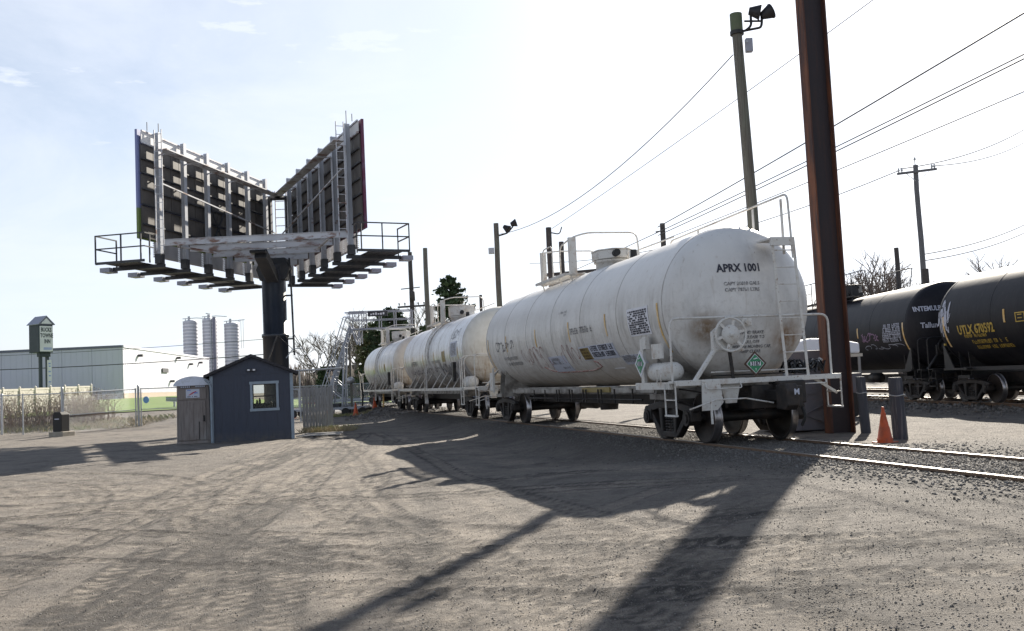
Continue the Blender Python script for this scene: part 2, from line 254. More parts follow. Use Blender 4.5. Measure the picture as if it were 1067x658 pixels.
class MB:
    def __init__(s): s.v = []; s.f = []; s.sm = []
    def add(s, v, f, smooth=False):
        n = len(s.v); s.v += [tuple(p) for p in v]; s.f += [tuple(i+n for i in q) for q in f]; s.sm += [smooth]*len(f); return s
    def box(s, c, d, rot=None):
        x, y, z = d[0]/2, d[1]/2, d[2]/2
        vs = [Vector((a*x, b*y, e*z)) for a in (-1, 1) for b in (-1, 1) for e in (-1, 1)]
        if rot is not None: vs = [rot @ p for p in vs]
        c = Vector(c)
        return s.add([p+c for p in vs], [(0, 1, 3, 2), (4, 6, 7, 5), (0, 4, 5, 1), (2, 3, 7, 6), (0, 2, 6, 4), (1, 5, 7, 3)])
    def bb(s, x0, x1, y0, y1, z0, z1): return s.box(((x0+x1)/2, (y0+y1)/2, (z0+z1)/2), (abs(x1-x0), abs(y1-y0), abs(z1-z0)))
    def bar(s, a, b, w, h=None, up=(0, 0, 1)):
        a = Vector(a); b = Vector(b); h = h or w; d = (b-a); l = d.length; d.normalize(); u = Vector(up)
        if abs(d.dot(u)) > .98: u = Vector((1, 0, 0))
        sx = d.cross(u).normalized(); sz = sx.cross(d).normalized()
        return s.box((a+b)/2, (w, l, h), Matrix((sx, d, sz)).transposed())
    def tube(s, pts, r, n=8, cap=True, radii=None, smooth=True):
        pts = [Vector(p) for p in pts]; k = len(pts); vs = []; prev = None
        for i, p in enumerate(pts):
            t = (pts[min(i+1, k-1)]-pts[max(i-1, 0)]).normalized()
            if prev is None:
                u = Vector((0, 0, 1)) if abs(t.z) < .9 else Vector((1, 0, 0)); sx = t.cross(u).normalized()
            else:
                sx = prev-t*prev.dot(t)
                sx = sx.normalized() if sx.length > 1e-6 else t.orthogonal().normalized()
            prev = sx; sy = t.cross(sx); rr = radii[i] if radii else r
            for j in range(n):
                a = 2*PI*j/n; vs.append(p+sx*(rr*math.cos(a))+sy*(rr*math.sin(a)))
        fs = [(i*n+j, i*n+(j+1) % n, (i+1)*n+(j+1) % n, (i+1)*n+j) for i in range(k-1) for j in range(n)]
        s.add(vs, fs, smooth)
        if cap: s.add(vs[:n], [tuple(range(n))[::-1]]); s.add(vs[-n:], [tuple(range(n))])
        return s
    def cyl(s, a, b, r, n=16, r2=None): return s.tube([a, b], r, n, radii=[r, r2 if r2 is not None else r])
    def lathe(s, prof, org=(0, 0, 0), axis='Z', n=24, smooth=True):
        vs = []; o = Vector(org)
        for (h, r) in prof:
            for j in range(n):
                a = 2*PI*j/n; c, q = r*math.cos(a), r*math.sin(a)
                p = {'Z': (c, q, h), 'X': (h, c, q), 'Y': (q, h, c)}[axis]; vs.append(o+Vector(p))
        fs = [(i*n+j, i*n+(j+1) % n, (i+1)*n+(j+1) % n, (i+1)*n+j) for i in range(len(prof)-1) for j in range(n)]
        return s.add(vs, fs, smooth)
    def prism(s, poly, a0, a1, plane='XZ'):
        n = len(poly)
        def P(p, t): return {'XZ': (p[0], t, p[1]), 'YZ': (t, p[0], p[1]), 'XY': (p[0], p[1], t)}[plane]
        vs = [P(p, a0) for p in poly]+[P(p, a1) for p in poly]
        fs = [tuple(range(n)), tuple(range(2*n-1, n-1, -1))]+[(i, i+n, (i+1) % n+n, (i+1) % n) for i in range(n)]
        return s.add(vs, fs)
    def mesh(s, name):
        me = bpy.data.meshes.new(name); me.from_pydata(s.v, [], s.f)
        me.polygons.foreach_set('use_smooth', s.sm)
        bm = bmesh.new(); bm.from_mesh(me); bmesh.ops.recalc_face_normals(bm, faces=bm.faces[:]); bm.to_mesh(me); bm.free()
        me.update(); return me
    def build(s, name, m, parent=None, loc=None, bevel=0):
        o = link_mesh(name, s.mesh(name), m, parent, loc)
        if bevel:
            b = o.modifiers.new('bevel', 'BEVEL'); b.width = bevel; b.segments = 2; b.limit_method = 'ANGLE'
        return o

def rounded(pts, r, k=4):
    """polyline with its inner corners rounded"""
    pts = [Vector(p) for p in pts]; o = [pts[0]]
    for i in range(1, len(pts)-1):
        a, b, c = pts[i-1], pts[i], pts[i+1]; u = (a-b); v = (c-b); rr = min(r, u.length*.45, v.length*.45)
        p0 = b+u.normalized()*rr; p1 = b+v.normalized()*rr
        for t in range(k+1):
            t /= k; o.append((1-t)**2*p0+2*t*(1-t)*b+t*t*p1)
    o.append(pts[-1]); return o

_tc = {}
def text2d(s, size, align='CENTER', spacing=1.0):
    key = (s, size, align, spacing)
    if key not in _tc:
        cu = bpy.data.curves.new('txt', 'FONT'); cu.body = s; cu.size = size; cu.align_x = align; cu.align_y = 'CENTER'; cu.resolution_u = 2; cu.space_character = spacing; cu.offset = size*.032
        ob = bpy.data.objects.new('txt', cu); me = bpy.data.meshes.new_from_object(ob)
        vs = [v.co.copy() for v in me.vertices]; fs = [tuple(p.vertices) for p in me.polygons]
        bpy.data.objects.remove(ob); bpy.data.curves.remove(cu); bpy.data.meshes.remove(me)
        _tc[key] = (vs, fs)
    return _tc[key]
def text_plane(name, s, size, m, parent, org, ux, uy, align='CENTER', sx=1.0):
    vs, fs = text2d(s, size, align); org = Vector(org); ux = Vector(ux); uy = Vector(uy)
    return MB().add([org+ux*(v.x*sx)+uy*v.y for v in vs], fs).build(name, m, parent)

# numpy value noise
_rs = np.random.RandomState(3); _lat = _rs.rand(256, 256)
def vnoise(x, y):
    xi = np.floor(x).astype(int); yi = np.floor(y).astype(int); fx = x-xi; fy = y-yi
    fx = fx*fx*(3-2*fx); fy = fy*fy*(3-2*fy); g = lambda a, b: _lat[a & 255, b & 255]
    return (g(xi, yi)*(1-fx)+g(xi+1, yi)*fx)*(1-fy)+(g(xi, yi+1)*(1-fx)+g(xi+1, yi+1)*fx)*fy
def fbm(x, y, o=4):
    s = 0; a = .5
    for i in range(o): s = s+a*vnoise(x*2**i+i*17.3, y*2**i+i*9.1); a *= .5
    return s
def sstep(a, b, x): t = np.clip((x-a)/(b-a), 0, 1); return t*t*(3-2*t)

# ------------------------------------------------------------------ track geometry
A1 = .26762; T1 = (2.322, 24.080); ZR1 = .322
D1 = np.array([math.sin(A1), -math.cos(A1)]); N1 = np.array([math.cos(A1), math.sin(A1)])
A2 = .07; T2 = (15.9, 30.05); ZR2 = .19
D2 = np.array([math.sin(A2), -math.cos(A2)]); N2 = np.array([math.cos(A2), math.sin(A2)])
def tdist(x, y, T, N): return (x-T[0])*N[0]+(y-T[1])*N[1]

light = [([(-8.1,15.06),(-7.13,15.9),(-6.12,16.58),(-5.98,19.37),(-6.06,24.35),(-6.56,31.49)],.5),([(-4.88,9.06),(-4.47,9.52),(-4.44,11.11),(-4.34,12.76),(-4.49,15.5),(-5.86,24.54)],.35),
 ([(-3.54,6.95),(-3.49,8.12),(-3.53,9.29),(-3.58,10.99),(-3.71,13.49),(-4.51,19.65)],.3),([(-9.35,14.9),(-7.35,14.47),(-4.78,14.08),(-2.91,13.82)],.5),
 ([(-2.71,16.92),(-1.42,12.67),(-0.65,10.13),(0.11,7.98),(0.44,6.36)],.5),([(0.44,9.81),(1.0,8.85),(1.23,8.11),(1.72,6.93)],.6),([(0.34,6.64),(1.02,7.77),(1.69,8.0),(2.23,7.48)],.4),
 ([(-3.64,17.35),(-2.02,10.54),(-1.35,6.57)],.4),([(-3.96,7.48),(-3.11,6.9)],.4),([(-3.65,30.72),(-0.4,19.64),(1.46,14.99),(2.58,13.2),(4.81,13.2),(6.39,12.07)],.5),
 ([(-12,20),(-9,17.5),(-6,17),(-4,18.5),(-3,22),(-4,30)],.5),([(-7,12.6),(-5.5,11.9),(-3.5,11.8),(-1,12.2)],.35)]
dark = [([(-5.17,9.59),(-5.29,10.71),(-4.63,10.77)],.3),([(-3.67,7.19),(-3.51,7.98),(-3.64,9.82),(-3.64,11.35),(-3.95,14.1)],.3),([(-3.29,6.85),(-3.19,7.58),(-3.25,9.12),(-3.28,10.9),(-3.64,13.99)],.25),
 ([(-7.25,18.66),(-7.29,21.53),(-6.44,23.11),(-5.75,25.12)],.35),([(-2.85,6.85),(-3.69,8.87),(-5.01,12.55)],.12),([(-2.73,6.83),(-3.54,8.84),(-4.79,12.48)],.12),
 ([(-6.99,23.43),(-5.18,19.99),(-6.23,26.12)],.2),([(-6.02,15.47),(-5.97,18.43),(-6.12,20.47)],.25),([(-3.65,33.6),(-1.32,13.65),(-0.86,8.21)],.25),([(-1.86,7.07),(-2.15,8.51),(-2.43,10.04)],.5),
 ([(-1.48,6.6),(-1.92,8.46),(-2.0,9.65)],.15),([(-3.13,9.19),(-2.97,10.19),(-2.47,8.19)],.6),([(1.88,6.34),(2.91,7.32),(3.83,7.47)],.6),([(2.16,9.31),(3.35,9.54),(4.32,8.68)],.8),
 ([(5.5,11),(7.5,11.5),(9,10)],.7),([(-9,13.4),(-7.5,12.9),(-6.3,12.5)],.25)]
def pathmask(x, y, paths):
    m = np.zeros_like(x); e = np.zeros_like(x)
    for pts, wd in paths:
        d = np.full_like(x, 1e9)
        for (ax, ay), (bx, by) in zip(pts[:-1], pts[1:]):
            dx, dy = bx-ax, by-ay; t = np.clip(((x-ax)*dx+(y-ay)*dy)/(dx*dx+dy*dy), 0, 1)
            d = np.minimum(d, np.hypot(x-ax-t*dx, y-ay-t*dy))
        m = np.maximum(m, 1-sstep(wd*.35, wd*1.15, d))
        e = np.maximum(e, np.exp(-((d-wd*1.05)/.06)**2))
    return m, e
def base_h(x, y):
    x = np.asarray(x, float); y = np.asarray(y, float)
    k = sstep(.24, .34, -x/np.maximum(y, 1))
    rise = np.interp(y, [42, 50, 64, 75, 109, 180, 2000], [0, .14, .85, 1.0, 1.64, 1.8, 2.0])*k
    rise = rise+np.interp(y, [60, 150, 2000], [0, .3, .3])*(1-k)
    d1 = np.abs(tdist(x, y, T1, N1)); h1 = .272*(1-sstep(1.1, 2.9, d1))
    # the bed flattens out toward the viewer, where the yard is level with the rails
    along = (x-T1[0])*D1[0]+(y-T1[1])*D1[1]
    flat = sstep(5, 10, along)*.275*(1-sstep(2.0, 8.0, d1))
    h1 = np.maximum(h1, flat)
    d2 = np.abs(tdist(x, y, T2, N2)); h2 = .06*(1-sstep(1.3, 2.8, d2))
    return rise+h1+h2

# ------------------------------------------------------------------ ground
def tyre_tracks(x, y):
    """pairs of wheel tracks swept over the yard: pale compacted tread with thin dark edges and lug marks"""
    T = [[(-4.5,5),(-4.6,12),(-5.5,20),(-6.5,33)],[(-3,4.5),(-3.5,10),(-4,16),(-6,31)],[(-14,15),(-7,14.3),(-3,15),(1,13),(6,11.2),(11,11)],[(-12,11.5),(-7,12.6),(-4.6,17),(-4.5,29)],
         [(-1.2,4.5),(-2.2,9),(-3.6,13.5),(-7,17),(-15,18.5)],[(2.2,4.5),(.5,9),(-1,14),(-3,22),(-6,34)],[(5,7),(1,8.3),(-3,9.4),(-7,11.8),(-12,16)],[(9,10),(3,9),(-1,10.2),(-4,14.3),(-5,26)],
         [(-6.5,9),(-5.5,12),(-6.5,17),(-10,21),(-16,23)],[(1,4.5),(1.6,8),(4,12),(8.5,13.5)]]
    rs = np.random.RandomState(5); pale = np.zeros_like(x); drk = np.zeros_like(x); h = np.zeros_like(x)
    for base in T:
        for rep_ in range(3):
            P = np.array(base)+rs.normal(0, .45, (1, 2))+rs.normal(0, .25, (len(base), 2)); P[:, 1] = np.maximum(P[:, 1], 3.5)
            # smooth curve through the points (Catmull-Rom)
            Q = np.vstack([2*P[0]-P[1], P, 2*P[-1]-P[-2]]); C = []
            for i in range(1, len(Q)-2):
                for t in np.linspace(0, 1, 9)[:-1]: C.append(.5*((2*Q[i])+(-Q[i-1]+Q[i+1])*t+(2*Q[i-1]-5*Q[i]+4*Q[i+1]-Q[i+2])*t*t+(-Q[i-1]+3*Q[i]-3*Q[i+1]+Q[i+2])*t**3))
            C.append(Q[-2]); C = np.array(C); s_acc = 0; best = np.full_like(x, 1e9); sd = np.zeros_like(x); al = np.zeros_like(x)
            for (ax, ay), (bx, by) in zip(C[:-1], C[1:]):
                dx, dy = bx-ax, by-ay; L2 = dx*dx+dy*dy; l = math.sqrt(L2); t = np.clip(((x-ax)*dx+(y-ay)*dy)/L2, 0, 1)
                d = np.hypot(x-ax-t*dx, y-ay-t*dy); m = d < best; best = np.where(m, d, best); sd = np.where(m, np.sign((x-ax)*dy-(y-ay)*dx)*d, sd); al = np.where(m, s_acc+t*l, al); s_acc += l
            wear = rs.uniform(.4, .85)*sstep(.26, .62, fbm(x*.35+rep_*7+base[0][0], y*.35, 3)+.12)
            for off in (-.82, .82):
                q = np.abs(sd-off); tread = 1-sstep(.10, .15, q); edge = np.exp(-((q-.155)/.035)**2); lug = .5+.5*np.sin(al*34+np.sign(sd-off)*2+3*fbm(x*3, y*3, 2))*(1-sstep(8, 13, y))
                pale = np.maximum(pale, tread*wear*(.55+.45*lug)); drk = np.maximum(drk, np.maximum(edge*.85, tread*(1-lug)*.75)*wear); h += wear*(edge*.009-tread*(.010+.008*(1-lug)))
    k = sstep(1.8, 4.2, np.abs(tdist(x, y, T1, N1))); return pale*k, drk*k, np.clip(h, -.03, .02)*k

def build_ground():
    xs = np.unique(np.concatenate([-np.geomspace(14, 1500, 60)[::-1], np.arange(-14, 14, .065), np.geomspace(14, 1500, 60)]))
    ys = np.unique(np.concatenate([np.linspace(-40, 4, 12), np.arange(4, 15, .05), np.arange(15, 22, .09), np.arange(22, 36, .16), np.geomspace(36, 2500, 150)]))
    X, Y = np.meshgrid(xs, ys); x = X.ravel(); y = Y.ravel()
    wx = x+.5*fbm(x*.8, y*.8); wy = y+.5*fbm(x*.8+50, y*.8)
    ml, el = pathmask(wx-.25, wy-.25, light); md, ed = pathmask(wx-.25, wy-.25, dark)
    near = 1-sstep(30, 60, y)
    tp, td, th_ = tyre_tracks(x, y)
    td = td*near; tp = tp*near
    d1 = tdist(x, y, T1, N1)
    tf = .3+.7*sstep(1.2, 2.6, np.abs(d1))
    z = base_h(x, y)+near*tf*(.06*(fbm(x*.35, y*.35)-.47)+.035*(fbm(x*1.6, y*1.6)-.47)+.026*(fbm(x*6, y*6, 3)-.44))
    z += near*(-.008*ml-.008*md)+near*th_*(1-sstep(.2, .6, 1-np.clip(np.abs(d1)/2.6, 0, 1)))
    nx, ny = len(xs), len(ys); idx = np.arange(nx*ny).reshape(ny, nx)
    q = np.stack([idx[:-1, :-1], idx[:-1, 1:], idx[1:, 1:], idx[1:, :-1]], -1).reshape(-1, 4)
    me = bpy.data.meshes.new('ground'); me.vertices.add(nx*ny); me.vertices.foreach_set('co', np.stack([x, y, z], 1).ravel())
    me.loops.add(q.size); me.loops.foreach_set('vertex_index', q.ravel()); me.polygons.add(len(q)); me.polygons.foreach_set('loop_start', np.arange(0, q.size, 4)); me.polygons.foreach_set('loop_total', np.full(len(q), 4))
    me.update(calc_edges=True); me.validate(); me.polygons.foreach_set('use_smooth', np.ones(len(q), bool))
    left = 1-sstep(-1.0, 3.5, x+.0*y)
    dust = np.clip(.22*ml*(1-md)+.12*left+.85*tp*(1-.8*td)+.22*(fbm(x*.25+9, y*.25)-.3)*2, 0, 1)
    dk = np.clip(md*.2+1.25*td*(.55+.9*fbm(x*1.7, y*1.7, 3)), 0, 1)
    bed = (1-sstep(1.4, 2.9, np.abs(d1)+.8*(fbm(x*.9, y*.9)-.5)))
    for nme, arr in (('dust', dust), ('dark', dk), ('bed', bed)):
        a = me.attributes.new(nme, 'FLOAT', 'POINT'); a.data.foreach_set('value', arr.astype(np.float32))
    o = link_mesh('ground', me, None); tag(o, kind='structure')
    m = bpy.data.materials.new('yard_dirt'); m.use_nodes = True; t = m.node_tree; N = t.nodes; lk = t.links.new
    b = N['Principled BSDF']; b.inputs['Roughness'].default_value = .92; b.inputs['Specular IOR Level'].default_value = .25
    tcn = N.new('ShaderNodeTexCoord'); P = tcn.outputs['Object']
    def noise(sc, det=8, ro=.6, st=(1, 1, 1), dist=0):
        mp = N.new('ShaderNodeMapping'); mp.inputs['Scale'].default_value = st; lk(P, mp.inputs[0])
        n = N.new('ShaderNodeTexNoise'); n.inputs['Scale'].default_value = sc; n.inputs['Detail'].default_value = det; n.inputs['Roughness'].default_value = ro; n.inputs['Distortion'].default_value = dist
        lk(mp.outputs[0], n.inputs['Vector']); return n.outputs['Fac']
    def rng(s, a, c, lo=0, hi=1):
        r = N.new('ShaderNodeMapRange'); lk(s, r.inputs[0]); r.inputs[1].default_value = a; r.inputs[2].default_value = c; r.inputs[3].default_value = lo; r.inputs[4].default_value = hi; return r.outputs[0]
    def att(nm): a = N.new('ShaderNodeAttribute'); a.attribute_name = nm; return a.outputs['Fac']
    def mth(op, a, c, cl=False):
        q = N.new('ShaderNodeMath'); q.operation = op; q.use_clamp = cl
        for i, v in enumerate((a, c)):
            if isinstance(v, (int, float)): q.inputs[i].default_value = v
            else: lk(v, q.inputs[i])
        return q.outputs[0]
    def mix(f, a, c):
        x = N.new('ShaderNodeMix'); x.data_type = 'RGBA'; lk(f, x.inputs[0])
        for i, v in ((6, a), (7, c)):
            if isinstance(v, tuple): x.inputs[i].default_value = (*v, 1)
            else: lk(v, x.inputs[i])
        return x.outputs[2]
    grav = mix(rng(noise(9, 8, .7), .35, .68), (.086, .077, .068), (.235, .212, .188))
    grav = mix(rng(noise(.5, 6, .6), .4, .65), grav, (.175, .158, .140))
    tan = mix(rng(noise(14, 8, .7), .35, .7), (.19, .163, .132), (.35, .312, .268))
    fd = rng(mth('ADD', att('dust'), mth('MULTIPLY', noise(2.2, 9, .7, dist=.6), .9)), .52, 1.05)
    c = mix(fd, grav, tan)
    fk = rng(mth('ADD', att('dark'), mth('MULTIPLY', noise(3.1, 8, .7), .8)), .62, 1.05, 0, .82)
    c = mix(fk, c, (.034, .031, .030))
    c = mix(rng(noise(.85, 7, .68, dist=.8), .48, .66, 0, .7), c, (.062, .057, .053))
    c = mix(rng(noise(1.7, 8, .7, st=(1, .6, 1), dist=1.2), .56, .70, 0, .55), c, (.235, .21, .175))
    c = mix(mth('MULTIPLY', att('bed'), .8), c, (.10, .092, .083))
    # pale and dark grit specks at three grain sizes
    gr = None
    for sc_, r0, r1, pale, drk in ((20, .17, .10, .90, .80), (42, .26, .16, .84, .66), (85, .36, .22, .80, .58)):
        vo = N.new('ShaderNodeTexVoronoi'); vo.inputs['Scale'].default_value = sc_; lk(P, vo.inputs['Vector'])
        sp = rng(vo.outputs['Distance'], r0, r1); sel = N.new('ShaderNodeSeparateColor'); lk(vo.outputs['Color'], sel.inputs[0])
        patchy = rng(noise(1.3+sc_*.01, 5, .65), .36, .6, .25, 1)
        c = mix(mth('MULTIPLY', mth('MULTIPLY', sp, rng(sel.outputs[0], pale, pale+.03)), patchy), c, (.33, .32, .305))
        c = mix(mth('MULTIPLY', mth('MULTIPLY', sp, rng(sel.outputs[1], drk, drk+.04, 0, .85)), patchy), c, (.030, .028, .027))
        hh = mth('MULTIPLY', mth('MULTIPLY', sp, patchy), .30/sc_)
        gr = hh if gr is None else mth('ADD', gr, hh)
    c = mix(rng(noise(70, 4, .8), .52, .62, 0, .6), c, (.045, .041, .038))
    lk(c, b.inputs['Base Color'])
    hsum = mth('ADD', mth('ADD', mth('MULTIPLY', noise(5, 4, .6), .05), mth('MULTIPLY', noise(38, 6, .8), .030)), gr)
    bp = N.new('ShaderNodeBump'); bp.inputs['Strength'].default_value = 1.0; bp.inputs['Distance'].default_value = 1.0; lk(hsum, bp.inputs['Height']); lk(bp.outputs[0], b.inputs['Normal'])
    me.materials.append(m)
    return o
build_ground()

def stones(name, xy, size, m, lift=.15, kind='stuff', flat=.7):
    n = len(xy); rs = np.random.RandomState(len(xy))
    base = np.array([(1, 0, 0), (-1, 0, 0), (0, 1, 0), (0, -1, 0), (0, 0, 1), (0, 0, -1)], float)
    fc = np.array([(0, 2, 4), (2, 1, 4), (1, 3, 4), (3, 0, 4), (2, 0, 5), (1, 2, 5), (3, 1, 5), (0, 3, 5)])
    sc = size[:, None]*rs.uniform(.6, 1.2, (n, 3)); sc[:, 2] *= flat
    v = base[None]*sc[:, None, :]+rs.normal(0, .16, (n, 6, 3))*size[:, None, None]
    a = rs.uniform(0, 2*PI, n); b = rs.uniform(-.6, .6, n)
    ca, sa, cb, sb = np.cos(a), np.sin(a), np.cos(b), np.sin(b)
    x = v[..., 0]*cb[:, None]-v[..., 2]*sb[:, None]; z = v[..., 0]*sb[:, None]+v[..., 2]*cb[:, None]; y = v[..., 1]
    X = x*ca[:, None]-y*sa[:, None]; Y = x*sa[:, None]+y*ca[:, None]
    tf = .3+.7*sstep(1.2, 2.6, np.abs(tdist(xy[:, 0], xy[:, 1], T1, N1)))
    h = base_h(xy[:, 0], xy[:, 1])+tf*(.06*(fbm(xy[:, 0]*.35, xy[:, 1]*.35)-.47)+.035*(fbm(xy[:, 0]*1.6, xy[:, 1]*1.6)-.47)+.026*(fbm(xy[:, 0]*6, xy[:, 1]*6, 3)-.44))
    V = np.stack([X+xy[:, 0:1], Y+xy[:, 1:2], z+(h+size*lift)[:, None]], -1).reshape(-1, 3)
    F = (fc[None]+6*np.arange(n)[:, None, None]).reshape(-1, 3)
    me = bpy.data.meshes.new(name); me.vertices.add(len(V)); me.vertices.foreach_set('co', V.ravel()); me.loops.add(F.size); me.loops.foreach_set('vertex_index', F.ravel())
    me.polygons.add(len(F)); me.polygons.foreach_set('loop_start', np.arange(0, F.size, 3)); me.polygons.foreach_set('loop_total', np.full(len(F), 3)); me.update(calc_edges=True)
    tone = np.repeat(rs.beta(1.3, 2.6, n), 6); at = me.attributes.new('tone', 'FLOAT', 'POINT'); at.data.foreach_set('value', tone.astype(np.float32))
    return tag(link_mesh(name, me, m), kind=kind)
def rnd_track(n, T, D, N, u0, u1, s, pw=1.0):
    u = u0+(u1-u0)*np.random.rand(n)**pw; d = np.random.normal(0, s, n); return np.stack([T[0]+u*D[0]+d*N[0], T[1]+u*D[1]+d*N[1]], 1)
xy = rnd_track(70000, T1, D1, N1, -24, 15, .85)
tag(stones('ballast', xy, np.minimum(np.random.gamma(4, .0038, len(xy))+.006, .026), M['stone']), 'grey crushed stone ballast along the near track', 'ballast')
xy = rnd_track(14000, T1, D1, N1, -50, -24, 1.3)
tag(stones('ballast', xy, np.random.gamma(4, .01, len(xy))+.02, M['stone']), 'grey ballast under the two farther white tank cars', 'ballast')
xy = rnd_track(9000, T2, D2, N2, -45, 5, 1.3)
tag(stones('ballast', xy, np.random.gamma(4, .011, len(xy))+.02, M['stone']), 'dark ballast along the track under the black tank cars', 'ballast')
n = 110000
yy = 4.5+27*np.random.rand(n)**1.5; xx = (np.random.rand(n)*1.25-.62)*yy
den = .35+.65*sstep(-2, 3, xx); kp = np.random.rand(n) < den*(.4+fbm(xx*.6, yy*.6)); xx, yy = xx[kp], yy[kp]
tag(stones('gravel', np.stack([xx, yy], 1), np.minimum(np.random.gamma(1.4, .0020, len(xx))+.0025, .009), M['stone_dirt'], lift=.25), 'loose gravel and grit strewn over the open yard', 'gravel')

# lawns and far road, sheets a little above the ground
def sheet(name, poly, m, lift=.04, step=2.0, label=None):
    xs = [p[0] for p in poly]; ys = [p[1] for p in poly]
    bm = bmesh.new(); f = bm.faces.new([bm.verts.new((x, y, 0)) for x, y in poly])
    for ax, lo, hi in ((0, min(xs), max(xs)), (1, min(ys), max(ys))):
        k = int(min(40, max(2, (hi-lo)/step)))
        for i in range(1, k):
            c = lo+(hi-lo)*i/k; no = (1, 0, 0) if ax == 0 else (0, 1, 0); co = (c, 0, 0) if ax == 0 else (0, c, 0)
            bmesh.ops.bisect_plane(bm, geom=bm.verts[:]+bm.edges[:]+bm.faces[:], plane_co=co, plane_no=no)
    for v in bm.verts: v.co.z = float(base_h(v.co.x, v.co.y))+lift
    me = bpy.data.meshes.new(name); bm.to_mesh(me); bm.free()
    o = link_mesh(name, me, m); return tag(o, kind='structure')
sheet('lawn', [(-38, 61), (-22, 62), (-20.5, 64), (-19, 72), (-25, 150), (-90, 150), (-60, 80)], M['grass'], .06)
sheet('lawn', [(-16, 82), (-4, 82), (2, 100), (-8, 150), (-40, 150), (-26, 95)], M['grass'], .05)
M['asphalt'] = mat('far_road_asphalt', (.15, .15, .155), .85, layers=[dict(col=(.2, .19, .18), scale=.6, lo=.4, hi=.7, str=.7)])
sheet('road', [(-30, 66), (-2, 66), (6, 76), (-8, 78), (-32, 77)], M['asphalt'], .03)

# ------------------------------------------------------------------ rails
def rail_obj(T, D, N, off, u0, u1, zr, label, group, far=False):
    prof = [(-.036, 0), (.036, 0), (.036, -.035), (.009, -.045), (.009, -.13), (.065, -.15), (.065, -.165), (-.065, -.165), (-.065, -.15), (-.009, -.13), (-.009, -.045), (-.036, -.035)]
    o = empty('rail', (T[0], T[1], zr), math.atan2(D[1], D[0]), label, 'rail', group)
    b = MB(); b.prism([(y, z-.004) for y, z in prof], u0, u1, 'YZ'); b.v = [(x, y+off, z) for x, y, z in b.v]; b.build('rail_web', M['rail'], o)
    MB().bb(u0+.01, u1-.01, off-.025, off+.025, -.010, .0).build('rail_head', M['railtop'], o)
    return o
rail_obj(T1, D1, N1, -.755, -80, 24, ZR1, 'polished steel rail nearest the open yard, passing under the white tank cars', 'rails of the near track')
rail_obj(T1, D1, N1, .755, -80, 14.0, ZR1, 'far steel rail of the near track, passing in front of the orange cone', 'rails of the near track')
rail_obj(T2, D2, N2, -.755, -60, 22, ZR2, 'near rail under the black tank cars', 'rails of the black tank cars track')
rail_obj(T2, D2, N2, .755, -60, 22, ZR2, 'far rail under the black tank cars', 'rails of the black tank cars track')
rail_obj((T2[0]+4.6, T2[1]+.3), D2, N2, -.755, -60, 22, ZR2+.1, 'nearer rail of the empty track seen behind the black tank cars', 'rails of the empty back track')
rail_obj((T2[0]+4.6, T2[1]+.3), D2, N2, .755, -60, 22, ZR2+.1, 'farther rail of the empty track seen behind the black tank cars', 'rails of the empty back track')

# ------------------------------------------------------------------ railway truck (bogie)
def wheel_mb(y, s):
    # s = +1: flange toward -y side ... wheel centred on y, flange inward (toward 0)
    pr = [(-.065, .10), (-.07, .14), (-.05, .37), (-.065, .40), (-.065, .438)]
    tread = [(-.065, .438), (-.062, .458), (.045, .452), (.055, .458), (.062, .486), (.072, .486), (.078, .44)]
    back = [(.078, .44), (.075, .40), (.02, .37), (.03, .14), (.06, .10), (.06, 0)]
    return pr, tread, back
def make_truck():
    t = MB().bb(-.22, .22, -1.0, 1.0, .36, .62).build('truck', M['truck'], None, bevel=.03)
    for ax in (-.889, .889):
        MB().lathe([(-1.12, .07), (-.8, .08), (-.6, .1), (0, .085), (.6, .1), (.8, .08), (1.12, .07)], (ax, 0, .457), 'Y', 16).build('axle', M['truck'], t)
        for sg in (-1, 1):
            pr, tr, bk = wheel_mb(0, sg)
            g = lambda L: [((sg*.755)+(-sg)*h, r) for h, r in L]
            wv = MB().lathe([(sg*.755-sg*(-.065), .09)]+g(pr), (ax, 0, .457), 'Y', 36).lathe(g(bk), (ax, 0, .457), 'Y', 36).build('wheel', M['wheelm'], t)
            MB().lathe(g(tr), (ax, 0, .457), 'Y', 40).build('wheel_tread', M['tread'], t)
            j = MB().cyl((ax, sg*.92, .457), (ax, sg*1.17, .457), .135, 16); j.box((ax, sg*1.04, .5), (.34, .2, .2)); j.cyl((ax, sg*1.17, .457), (ax, sg*1.19, .457), .08, 12)
            j.build('journal_box', M['truck'], t, bevel=.015)
    for sg in (-1, 1):
        b = MB(); y0, y1 = sg*.97, sg*1.11
        b.prism([(-1.1, .60), (-1.06, .66), (-.3, .76), (.3, .76), (1.06, .66), (1.1, .60), (1.02, .52), (.4, .62), (-.4, .62), (-1.02, .52)], y0, y1)
        for s in (-1, 1):
            b.prism([(s*.98, .56), (s*.74, .56), (s*.30, .17), (s*.36, .10)], y0, y1)
            b.prism([(s*.40, .63), (s*.24, .63), (s*.24, .18), (s*.33, .18)], y0*1.01, y1*1.01)
        b.prism([(-.38, .20), (.38, .20), (.34, .09), (-.34, .09)], y0, y1)
        b.build('side_frame', M['truck'], t, bevel=.018)
        for k in (-.13, 0, .13):
            c = MB()
            for q in range(6): c.lathe([(q*.055, .045), (q*.055+.018, .066), (q*.055+.04, .045)], (k, sg*1.04, .20), 'Z', 10)
            c.build('coil_spring', M['truck'], t)
    for s in (-1, 1):
        b = MB(); b.bar((s*.38, -.7, .42), (s*.38, .7, .42), .09, .12)
        for q in (-.755, .755): b.box((s*.41, q, .45), (.06, .12, .3))
        b.build('brake_beam', M['truck'], t)
    return t
truck0 = make_truck(); _truck_used = [False]

